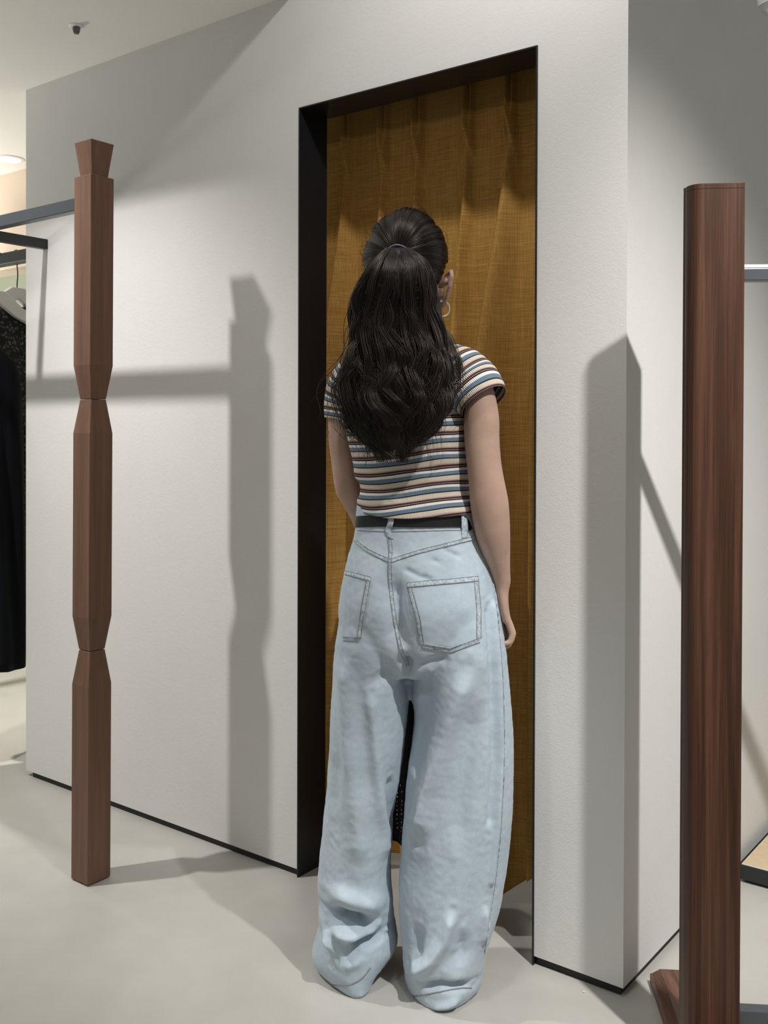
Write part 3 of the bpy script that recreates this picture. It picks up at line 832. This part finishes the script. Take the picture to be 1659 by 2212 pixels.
def thread(mb, bv, pts, r_=.0006, step=3, lift=.0012, dash=None):
    pts = resample(pts, step); run = []
    for i, (x, y) in enumerate(pts):
        p, nn = hit(bv, x, y)
        if p is None or (run and (p - run[-1]).length > .03):
            if len(run) > 1: mb.tube(run, r_, 5)
            run = []
            if p is None: continue
        run.append(p + nn * lift)
    if len(run) > 1: mb.tube(run, r_, 5)
def offs(pts, d):
    out = []
    for i, (x, y) in enumerate(pts):
        a = pts[max(0, i - 1)]; b = pts[min(len(pts) - 1, i + 1)]
        dx, dy = b[0] - a[0], b[1] - a[1]; l_ = sqrt(dx * dx + dy * dy) or 1
        out.append((x - dy / l_ * d, y + dx / l_ * d))
    return out
def seam(name, pts, wpx_):
    pts = smoothpts(pts)
    mb = MB(); ribbon(mb, JB, pts, wpx_); o = mb.build(name, M_SEAM, jeans, smooth=True)
    st_ = MB()
    for s_ in (-.36, .36): thread(st_, JB, offs(pts, wpx_ * s_), .0005, 3, .0019)
    st_.build(name + '_stitching', M_STITCH, jeans, smooth=True)
seam('centre_seam', [(842, 1163), (845, 1185), (843, 1205), (842, 1240), (845, 1290), (853, 1345), (866, 1400), (880, 1438)], 10)
seam('yoke_seam', [(768, 1166), (782, 1180), (805, 1195), (843, 1212)], 10)
seam('yoke_seam', [(843, 1212), (900, 1193), (960, 1178), (1030, 1160)], 10)
st_ = MB(); thread(st_, JB, smoothpts([(772, 1146), (850, 1149), (920, 1147), (1000, 1145), (1035, 1150)]), .0006, 3, .0008); thread(st_, JB, smoothpts([(1047, 1165), (1056, 1200), (1062, 1230)]), .0006, 3, .0008)
st_.build('waistband_stitching', M_STITCH, jeans, smooth=True)
# outseam of right leg and hem stitching
mb = MB(); thread(mb, JB, smoothpts([(1058, 1222), (1072, 1300), (1084, 1420), (1090, 1560), (1088, 1700), (1078, 1850), (1062, 1960), (1046, 2060)]), .0011, 4, .0012); mb.build('outseam', M_SEAM, jeans, smooth=True)
for pts in ([(714, 2126), (735, 2130), (762, 2126), (785, 2112), (800, 2090)], [(876, 2144), (886, 2152), (905, 2151), (950, 2143), (990, 2135), (1018, 2134)]):
    mb = MB(); thread(mb, JB, smoothpts(pts), .0012, 3, .0007); mb.build('hem_stitching', M_STITCH, jeans, smooth=True)
# pockets
def pocket(poly, uvn=26):
    # poly: 4 corner columns/rows (tl, tr, br, bl) + optional dip of the lower edge
    tl_, tr_, br_, bl_, dip = poly
    mb = MB(); n_ = uvn; grid = []
    for j in range(n_ + 1):
        v_ = j / n_; row = []
        for i in range(n_ + 1):
            u_ = i / n_
            x = lerp(lerp(tl_[0], tr_[0], u_), lerp(bl_[0], br_[0], u_), v_); y = lerp(lerp(tl_[1], tr_[1], u_), lerp(bl_[1], br_[1], u_), v_)
            y += dip[1] * v_ * max(0, 1 - abs(u_ - dip[0]) / (dip[0] if u_ < dip[0] else 1 - dip[0]))
            p, nn = hit(JB, x, y)
            edge = min(i, j, n_ - i, n_ - j)
            if p is None: row.append(None); continue
            row.append(p + nn * (-.001 if edge == 0 else .0016 + .0008 * noise.noise(p * 40)))
        grid.append(row)
    idx = {}; vs = []
    for j, r_ in enumerate(grid):
        for i, p in enumerate(r_):
            if p is not None: idx[(i, j)] = len(vs); vs.append(p)
    fs = []
    for j in range(n_):
        for i in range(n_):
            k = [(i, j), (i + 1, j), (i + 1, j + 1), (i, j + 1)]
            if all(c in idx for c in k): fs.append(tuple(idx[c] for c in k))
    o = mk('back_pocket', vs, fs, M_DENIM, jeans, smooth=True)
    return o
PB1 = pocket(((876, 1257), (1033, 1243), (1039, 1384), (908, 1397), (.52, 16)))
PB2 = pocket(((743, 1230), (802, 1245), (777, 1384), (738, 1382), (.5, 1)))
def bvh_multi(objs):
    vs = []; fs = []
    for o in objs:
        off = V((0, 0, 0)); q_ = o.parent
        while q_ is not None: off += V(q_.location); q_ = q_.parent
        n_ = len(vs); vs += [v.co + off for v in o.data.vertices]; fs += [tuple(i + n_ for i in p.vertices) for p in o.data.polygons]
    return BVHTree.FromPolygons(vs, fs)
JB = bvh_multi([jeans, PB1, PB2])
def pocket_edge(o, paths):
    for pts, wd in paths:
        mb = MB(); ribbon(mb, JB, pts, wd, .0009)
        b_ = mk('pocket_hem', mb.v, mb.f, M_SEAM, None, smooth=True)
        b_.data.transform(Matrix.Translation(-V(person.location))); b_.parent = jeans
        st_ = MB()
        for s_ in (-.42, .42): thread(st_, JB, offs(pts, wd * s_), .0005, 3, .0016)
        st_.build('pocket_stitching', M_STITCH, jeans, smooth=True)
pocket_edge(PB1, [([(880, 1264), (1033, 1250)], 12), ([(884, 1266), (904, 1340), (911, 1392)], 11), ([(1028, 1250), (1034, 1320), (1034, 1378)], 11), ([(911, 1395), (974, 1405), (1035, 1383)], 11)])
pocket_edge(PB2, [([(744, 1236), (799, 1251)], 10), ([(797, 1252), (784, 1320), (776, 1378)], 10), ([(742, 1380), (776, 1381)], 10)])
# ---- belt
mb = MB()
rings = []
def belt_ring(y, grow):
    v_ = interp(pelvis, y); return ring_px(y, v_[0] - grow, v_[1] + grow, v_[2], v_[3] + grow * .00098, 72)
rows = [(1105, 1), (1105, 3.5), (1129, 3.5), (1129, 1)]
mb2 = []
for y, g_ in rows:
    r_ = belt_ring(y, g_)
    # the belt rides lower at the right hip
    r_ = [p - V((0, 0, max(0, (p.x - .165)) * .5 + .010 * max(0, min(1, (p.y - 2.04) / .08)))) for p in r_]
    mb2.append(r_)
mb.loft(mb2 + [mb2[0]], False)
bt = mb.build('belt', M_LEATHER, person, smooth=False)
BB = bvh_multi([jeans, bt])
# belt loops
for (x0, x1, y0, y1) in ((835, 848, 1112, 1164), (997, 1011, 1106, 1163)):
    vs = []; fs = []; m = 14
    for j in range(m + 1):
        y = lerp(y0, y1, j / m)
        for i in range(5):
            x = lerp(x0, x1, i / 4) + (3 * sin(j * .5) if x0 < 900 else 0)
            p, nn = hit(BB, x, max(y, 1114))
            if y < 1114: p = p + V((0, 0, (1114 - y) * .00098))
            lift = .0022 + .003 * sin(pi * j / m) + (-.0012 if i in (0, 4) else .0)
            vs.append(V((p.x, p.y - lift, p.z)))
    for j in range(m):
        for i in range(4): a = j * 5 + i; fs.append((a, a + 1, a + 6, a + 5))
    o = mk('belt_loop', vs, fs, M_SEAM, jeans, smooth=True)
    mm = o.modifiers.new('s', 'SOLIDIFY'); mm.thickness = .0015
# waistband above the belt at left
mb = MB(); rr_ = [ring_px(y, interp(pelvis, max(y, 1112))[0] - g_, interp(pelvis, max(y, 1112))[1] + g_, 2.13, .098 + g_ * .00098, 72) for y, g_ in ((1092, 0), (1092, 1.5), (1139, 1.5), (1139, 0))]
mb.loft(rr_ + [rr_[0]], False); mb.build('waistband', M_DENIM, jeans, smooth=False)

# ---- shirt
NSEG = 200
shirt = [(741, 850, 960, 2.13, .062), (748, 838, 972, 2.13, .070), (762, 803, 1000, 2.13, .086), (785, 768, 1012, 2.13, .096), (820, 745, 1012, 2.13, .103), (860, 738, 1010, 2.13, .108), (900, 738, 1014, 2.13, .110),
         (940, 748, 1018, 2.13, .108), (980, 758, 1018, 2.13, .104), (1010, 764, 1018, 2.13, .100), (1030, 766, 1018, 2.13, .099), (1048, 778, 1018, 2.13, .096), (1065, 778, 1019, 2.13, .097), (1085, 772, 1023, 2.13, .103), (1096, 773, 1026, 2.13, .107), (1111, 775, 1028, 2.13, .110)]
rows = []; m = 150; sts = []; ribs = []
for k in range(m + 1):
    y = lerp(741, 1111, k / m); v_ = interp(shirt, y)
    r_ = ring_px(y, v_[0], v_[1], v_[2], v_[3], NSEG, 0, 2.15)
    for i, p in enumerate(r_):
        u_ = (p.x - .05) / .13
        an = 2 * pi * i / NSEG
        # hem rises at her left side
        t_ = max(0, (y - 1050) / 68)
        rise = .018 * max(0, -u_ - .35) ** 1.2 * t_ + .010 * max(0, u_ - .2) * t_
        # drag folds
        d = .0035 * noise.noise(V((p.x * 9, p.z * 30, an))) * max(0, min(1, (y - 960) / 90)) + .0015 * noise.noise(V((p.x * 14, p.z * 60, 3)))
        c = V((.055, 2.13, p.z)); nn = (p - c).normalized()
        q_ = p + nn * d + V((0, 0, rise))
        r_[i] = q_
        sts.append(-(p.z) - .012 * u_ * (-.9) - .55 * rise + .004 * sin(u_ * 3) + d * .8)
        ribs.append(an * .145)
    rows.append(r_)
mb = MB(); mb.loft(rows, False)
shirt_o = mb.build('striped_top', M_SHIRT, person, smooth=True)
def setattr_f(o, name, vals):
    a_ = o.data.attributes.new(name, 'FLOAT', 'POINT'); a_.data.foreach_set('value', vals)
setattr_f(shirt_o, 'st', sts); setattr_f(shirt_o, 'rib', ribs)
mm = shirt_o.modifiers.new('s', 'SOLIDIFY'); mm.thickness = .0018; mm.offset = -1
SM = V((.055, 2.13, 1.2))
def sleeve(name, P, st0, flip):
    # P rows: px, py, Y, half length in view, half depth
    n_ = 60; rows = []; sts = []; ribs = []; tab = [(i, *p) for i, p in enumerate(P)]
    prevc = None; dist = st0
    cs = []
    for k in range(n_ + 1):
        v_ = interp(tab, (len(P) - 1) * k / n_); cs.append((W(v_[0], v_[1], v_[2]), v_[3], v_[4]))
    for k, (c, ra, rb) in enumerate(cs):
        t_ = (cs[min(n_, k + 1)][0] - cs[max(0, k - 1)][0]).normalized()
        if k > n_ - 8: t_ = (cs[n_][0] - cs[n_ - 8][0]).normalized()
        e1_ = V((0, 1, 0)).cross(t_).normalized()       # in view plane, perpendicular to path
        e2_ = t_.cross(e1_).normalized()
        if prevc is not None: dist += (c - prevc).length * 1.12
        prevc = c; ring = []
        for i in range(96):
            an = 2 * pi * i / 96
            rr_ = 1 + .012 * noise.noise(V((k * .12, cos(an) * 2, sin(an) * 2)))
            ring.append(c + e1_ * cos(an) * ra * rr_ + e2_ * sin(an) * rb * rr_)
            sts.append(dist); ribs.append(an * .055)
        rows.append(ring)
    mb = MB(); mb.loft(rows, False)
    o = mb.build(name, M_SHIRT, person, smooth=True); setattr_f(o, 'st', sts); setattr_f(o, 'rib', ribs)
    mm = o.modifiers.new('s', 'SOLIDIFY'); mm.thickness = .0016; mm.offset = -1
    return o
s1_ = sleeve('sleeve', [(938, 768, 2.12, .026, .045), (965, 786, 2.10, .046, .062), (990, 806, 2.085, .060, .066), (1016, 832, 2.07, .0640, .062), (1034, 852, 2.055, .0590, .056), (1046, 869, 2.045, .0530, .049)], .004, 1)
s2_ = sleeve('sleeve', [(820, 782, 2.16, .026, .05), (795, 795, 2.18, .042, .055), (772, 812, 2.195, .050, .056), (752, 842, 2.205, .0490, .052), (741, 875, 2.21, .0430, .047), (735, 907, 2.21, .0360, .044)], .012, -1)
SB = bvh_multi([shirt_o, s1_, s2_])
for pts in ([(955, 745), (968, 790), (982, 835), (1000, 893)], [(722, 800), (716, 830), (718, 870), (738, 918)]):
    mb = MB(); thread(mb, SB, smoothpts(pts), .0010, 3, .0006); mb.build('raglan_seam', M_SHIRTSEAM, person, smooth=True)

# ---- hair
HX, HY, HZ = .089, .106, .112
def scal(x, y, z, k=1.0):          # direction in head frame -> point on hair cap
    d = V((x, y, z)).normalized(); r_ = 1 / sqrt((d.x / HX) ** 2 + (d.y / HY) ** 2 + (d.z / HZ) ** 2)
    return hpt(d.x * r_ * k, d.y * r_ * k - .004, d.z * r_ * k + .0)
TIE = W(857, 549, 2.012)
tie_dir = V(((TIE - HCn).dot(hr), (TIE - HCn).dot(hf), TIE.z - HCn.z)).normalized()
cap = MB(); rings = []
NUc, NVc = 96, 60
# cap is a polar grid centred on the tie, running out to the hairline
def basis(t_):
    a = t_.cross(V((0, 0, 1))).normalized(); return a, t_.cross(a).normalized()
ba, bb_ = basis(tie_dir)
def hairline(az):   # angular reach from the tie for azimuth
    dx, dz = cos(az), sin(az)          # dx along ba, dz along bb_
    v_ = ba * dx + bb_ * dz
    upness = v_.z
    if upness >= 0: return radians(118 + 12 * upness)
    side = 1 + upness
    return radians(62 + 30 * side) if upness > -.6 else radians(62 + 12 * (1 + upness))
def cdir(az, th):
    v_ = ba * cos(az) + bb_ * sin(az); return tie_dir * cos(th) + v_ * sin(th)
for j in range(NVc + 1):
    ring = []
    for i in range(NUc):
        az = 2 * pi * i / NUc; th = hairline(az) * (j / NVc)
        d = cdir(az, max(th, .02))
        k = 1 - .05 * (j / NVc) ** 3
        groove = 1 - .010 * (.5 + .5 * noise.noise(V((cos(az) * 9, sin(az) * 9, 1)))) * (1 - j / NVc)
        ring.append(scal(d.x, d.y, d.z, k * groove))
    rings.append(ring)
cap.loft(rings)
hair_cap = cap.build('hair_cap', M_HAIR, person, smooth=True)

pony = [(534, 838, 880, 2.006, .016), (548, 822, 900, 1.996, .026), (565, 806, 920, 1.990, .034), (590, 790, 930, 1.985, .041), (625, 774, 933, 1.985, .044), (665, 765, 932, 1.988, .043), (710, 766, 944, 1.985, .040), (755, 764, 958, 1.975, .038),
        (800, 750, 960, 1.965, .036), (845, 745, 962, 1.958, .034), (885, 745, 960, 1.955, .031), (920, 752, 945, 1.958, .026), (950, 775, 920, 1.965, .018), (972, 805, 893, 1.975, .010)]
core = MB(); rings = []
for k in range(61):
    y = lerp(540, 925, k / 60); v_ = interp(pony, y); sh = .80
    c_ = (v_[0] + v_[1]) / 2; hw = (v_[1] - v_[0]) / 2 * (sh if y < 850 else lerp(sh, .45, (y - 850) / 75))
    r_ = ring_px(y, c_ - hw, c_ + hw, v_[2], v_[3] * .86, 72)
    for i, p in enumerate(r_):
        an = 2 * pi * i / 72
        q_ = 1 + .16 * noise.noise(V((cos(an) * 3.0, sin(an) * 3.0, y * .012)))
        cc = V((0, 0, 0)); 
        ctr = W(c_, y, v_[2])
        r_[i] = ctr + (p - ctr) * q_
    rings.append(r_)
core.loft(rings)
core.build('ponytail', M_HAIR, person, smooth=True)

strands = []   # list of (points, radius)
rnd = random.Random(3)
# scalp strands
for i in range(4200):
    ci = rnd.randrange(90); cr = random.Random(ci * 7 + 1); az = cr.uniform(0, 2 * pi) + rnd.gauss(0, .035); hl = hairline(az)
    s0_ = rnd.uniform(.55, 1.02); pts = []; n_ = 14
    lift = cr.uniform(.0, .0042) + rnd.uniform(0, .0012); wob = cr.uniform(-.10, .10) + rnd.uniform(-.02, .02)
    for k in range(n_ + 1):
        t_ = k / n_; th = hl * s0_ * (1 - t_) + .10 * t_
        a_ = az + wob * sin(t_ * pi)
        d = cdir(a_, th); kk = 1 - .05 * (th / hl) ** 3 + .006
        p = scal(d.x, d.y, d.z, kk)
        c = HCn; pts.append(p + (p - c).normalized() * (lift * sin(pi * t_) + .0004))
    strands.append((pts, .00048))
# flyaways around the crown
for i in range(110):
    az = rnd.uniform(0, 2 * pi); hl = hairline(az); th0 = hl * rnd.uniform(.5, .9); pts = []
    a1 = rnd.uniform(-.35, .35); h_ = rnd.uniform(.004, .014)
    for k in range(11):
        t_ = k / 10; d = cdir(az + a1 * t_, th0 * (1 - .35 * t_)); p = scal(d.x, d.y, d.z, 1.0)
        pts.append(p + (p - HCn).normalized() * (h_ * sin(pi * t_ * .7)))
    strands.append((pts, .00022))
# ponytail strands, in clumps that wave together
clumps = []
for c_ in range(170):
    ph = rnd.uniform(0, 2 * pi); rho = rnd.uniform(.62, 1.08)
    clumps.append((ph, rho, rnd.uniform(0, 2 * pi), rnd.uniform(.6, 1.5), rnd.uniform(.62, 1.0), rnd.uniform(110, 230)))
for i in range(8200):
    ph, rho, w0, wa, ln, wl_ = clumps[rnd.randrange(len(clumps))]
    dph = rnd.gauss(0, .055); drho = rnd.gauss(0, .03); len_ = min(1.02, ln + rnd.gauss(0, .04) + (.06 if rnd.random() < .1 else 0))
    if sin(ph) > .55 and rnd.random() < .5: continue
    pts = []; n_ = 26; jx = rnd.gauss(0, 1); stray = rnd.random() < .05; sx_ = rnd.gauss(0, 16) if stray else rnd.gauss(0, 3); sy0 = rnd.uniform(.2, .8)
    yend = lerp(535, 990, len_)
    for k in range(n_ + 1):
        t_ = k / n_; y = lerp(535, yend, t_); v_ = interp(pony, y)
        g_ = min(1, t_ * 5)
        r_ = (rho + drho) * (1 + .06 * g_)
        cx_ = (v_[0] + v_[1]) / 2; hw = (v_[1] - v_[0]) / 2
        wave = (2 + 20 * t_) * wa * sin(w0 + (y - 535) / wl_ * 2 * pi) * (1 - .5 * abs(cos(ph))) + 2.0 * sin(w0 * 3 + (y - 535) / 30. + jx) * t_
        conv = 1 - .35 * max(0, (t_ - .75) / .25) ** 2 * (1 if not stray else 0)
        x = cx_ + cos(ph + dph) * hw * r_ * conv + wave + sx_ * max(0, t_ - sy0) / (1 - sy0) * 2
        Yy = v_[2] + sin(ph + dph) * v_[3] * r_ * 1.05 + .008 * t_ * wa * cos(w0 * 1.7 + (y - 535) / wl_ * 2 * pi) - .003 * g_
        pts.append(W(x, y, Yy))
    strands.append((pts, rnd.uniform(.0004, .0007)))
# stray strands crossing the ponytail and wispy ends
for i in range(260):
    y0 = rnd.uniform(600, 900); v_ = interp(pony, y0); side = rnd.uniform(-.95, .95); c_ = (v_[0] + v_[1]) / 2; hw = (v_[1] - v_[0]) / 2
    x0 = c_ + side * hw; dx = -side * rnd.uniform(20, 120); dy = rnd.uniform(20, 130); bow = rnd.uniform(-30, 30); pts = []
    for k in range(17):
        t_ = k / 16; x = x0 + dx * t_ + bow * sin(pi * t_); y = y0 + dy * t_ ** 1.3
        vv_ = interp(pony, y); q_ = (x - (vv_[0] + vv_[1]) / 2) / max(1, (vv_[1] - vv_[0]) / 2)
        pts.append(W(x, y, vv_[2] - vv_[3] * sqrt(max(0, 1 - min(1, q_ * q_))) * 1.08 - .002))
    strands.append((pts, rnd.uniform(.00025, .0004)))
for i in range(520):
    c0 = rnd.choice((770, 800, 835, 870, 890, 915, 940, 755)) + rnd.gauss(0, 7); e_ = rnd.gauss(0, 1); y0 = rnd.uniform(850, 890); L_ = rnd.uniform(50, 125) * (1 if 780 < c0 < 910 else .62)
    a0 = (c0 % 7) * .9; am_ = rnd.uniform(6, 14); pts = []
    for k in range(15):
        t_ = k / 14; pts.append(W(c0 + e_ * 5 * t_ + am_ * sin(a0 + t_ * 4.2) * t_, y0 + L_ * t_, 1.945 + .028 * t_))
    strands.append((pts, rnd.uniform(.0003, .0005)))
# loose lock over the right shoulder
for i in range(130):
    x0 = 940 + rnd.gauss(0, 6); e_ = rnd.gauss(0, 1)
    ctl = [(x0, 640), (x0 + 6, 690), (965 + e_ * 5, 725), (984 + e_ * 4, 765), (992 + e_ * 5, 800 + rnd.uniform(-20, 10)), (990 + e_ * 8, rnd.uniform(800, 860))]
    tb = [(k, *c, yy) for k, (c, yy) in enumerate(zip(ctl, (2.03, 2.02, 2.015, 2.0, 1.99, 1.985)))]
    pts = []
    for k in range(21):
        v_ = interp(tb, 5 * k / 20); pts.append(W(v_[0], v_[1], v_[2]))
    strands.append((pts, .0003))
# hair wisps at the left shoulder
for i in range(170):
    x0 = rnd.uniform(765, 800); e_ = rnd.gauss(0, 1); xe = rnd.uniform(715, 775)
    ctl = [(x0, 690), (x0 - 12, 740 + 6 * e_), (lerp(x0, xe, .5) + 6 * e_, 790), (xe + 5 * e_, 840), (xe + 12 + 8 * e_, 880), (xe + 25 + 12 * e_, rnd.uniform(890, 940))]
    tb = [(k, *c, yy) for k, (c, yy) in enumerate(zip(ctl, (1.99, 1.985, 1.98, 2.0, 1.99, 1.985)))]
    strands.append(([W(*interp(tb, 5 * k / 20)) for k in range(21)], .00032))
off = V(person.location)
try:
    hc_ = bpy.data.hair_curves.new('hair_strands')
    hc_.add_curves([len(p) for p, r_ in strands])
    flat = []; rad = []
    for p, r_ in strands:
        n_ = len(p)
        for k, q_ in enumerate(p):
            q2 = q_ - off; flat += [q2.x, q2.y, q2.z]; rad.append(r_ * (1 if k < n_ * .7 else max(.25, 1 - (k / n_ - .7) * 2.4)))
    hc_.points.foreach_set('position', flat)
    ra = hc_.attributes.get('radius') or hc_.attributes.new('radius', 'FLOAT', 'POINT')
    ra.data.foreach_set('value', rad)
    hc_.materials.append(M_STRAND)
    ho = bpy.data.objects.new('hair_strands', hc_); col.objects.link(ho); ho.parent = person
    ho['kind'] = 'stuff'
except Exception as ex:
    print('HAIR CURVES FAILED', ex)
# elastic
mb = MB()
pts = [TIE + hr * (.025 * cos(a)) + V((0, 0, .018 * sin(a))) + hf * (-.004 - .006 * sin(a) * 0 + .010 * abs(cos(a))) for a in [2 * pi * k / 36 for k in range(37)]]
mb.tube(pts, .0017, 8); mb.build('hair_tie', M_LILAC, person, smooth=True)
# earring: small beads on a hoop
for sgn in (1, -1):
    EC = hpt(sgn * .083, -.010, -.0665) if sgn > 0 else hpt(sgn * .083, -.010, -.068)
    if sgn > 0: EC = W(956.5, 667, hpt(.083, -.012, 0).y)
    mb = MB(); ed = (hr * .9 + hf * .35).normalized()
    for k in range(26):
        a = 2 * pi * k / 26; mb.sphere(EC + ed * (.0145 * cos(a)) + V((0, 0, .0162 * sin(a))), .0020, 8, 6)
    mb.tube([EC + ed * (.0145 * cos(2 * pi * k / 30)) + V((0, 0, .0162 * sin(2 * pi * k / 30))) for k in range(31)], .0005, 5)
    mb.build('hoop_earring', M_PEARL, person, smooth=True)
# ring on a finger
mb = MB(); rc = W(1094, 1368, 2.15)
mb.tube([rc + V((.0078 * cos(a), .0078 * sin(a), .002 * cos(a))) for a in [2 * pi * k / 20 for k in range(21)]], .0011, 6); mb.build('finger_ring', M_PEARL, person, smooth=True)

# ---- garment she holds in front
mb = MB(); rows = []; NB_ = 40
for j in range(61):
    z = lerp(1.03, .165, j / 60); row = []
    hw = lerp(.05, .125, min(1, j / 14))
    for i in range(NB_ + 1):
        u_ = i / NB_ * 2 - 1
        p = V((.098, 2.418, z)) + A * (hw * u_) + B * (.010 * sin(u_ * 9 + j * .03))
        row.append(p)
    rows.append(row)
vs = [p for r_ in rows for p in r_]; fs = []
for j in range(60):
    for i in range(NB_): a = j * (NB_ + 1) + i; fs.append((a, a + 1, a + NB_ + 2, a + NB_ + 1))
gm = mk('held_garment', vs, fs, M_DOTS, None, loc=(.10, 2.42, .165), smooth=True)
mm = gm.modifiers.new('s', 'SOLIDIFY'); mm.thickness = .006
tag(gm, 'black garment with pale dots held in front of the woman, seen between her legs', 'garment')

# tiny pearl-like bead on the floor
bc_ = G(1261, 2144)
mb = MB(); mb.sphere(bc_ + V((0, 0, .0022)), .002, 10, 8)
tag(mb.build('bead', M_PEARL, loc=(bc_.x, bc_.y, 0), smooth=True), 'tiny white bead lying on the grey floor near the wall corner', 'bead')
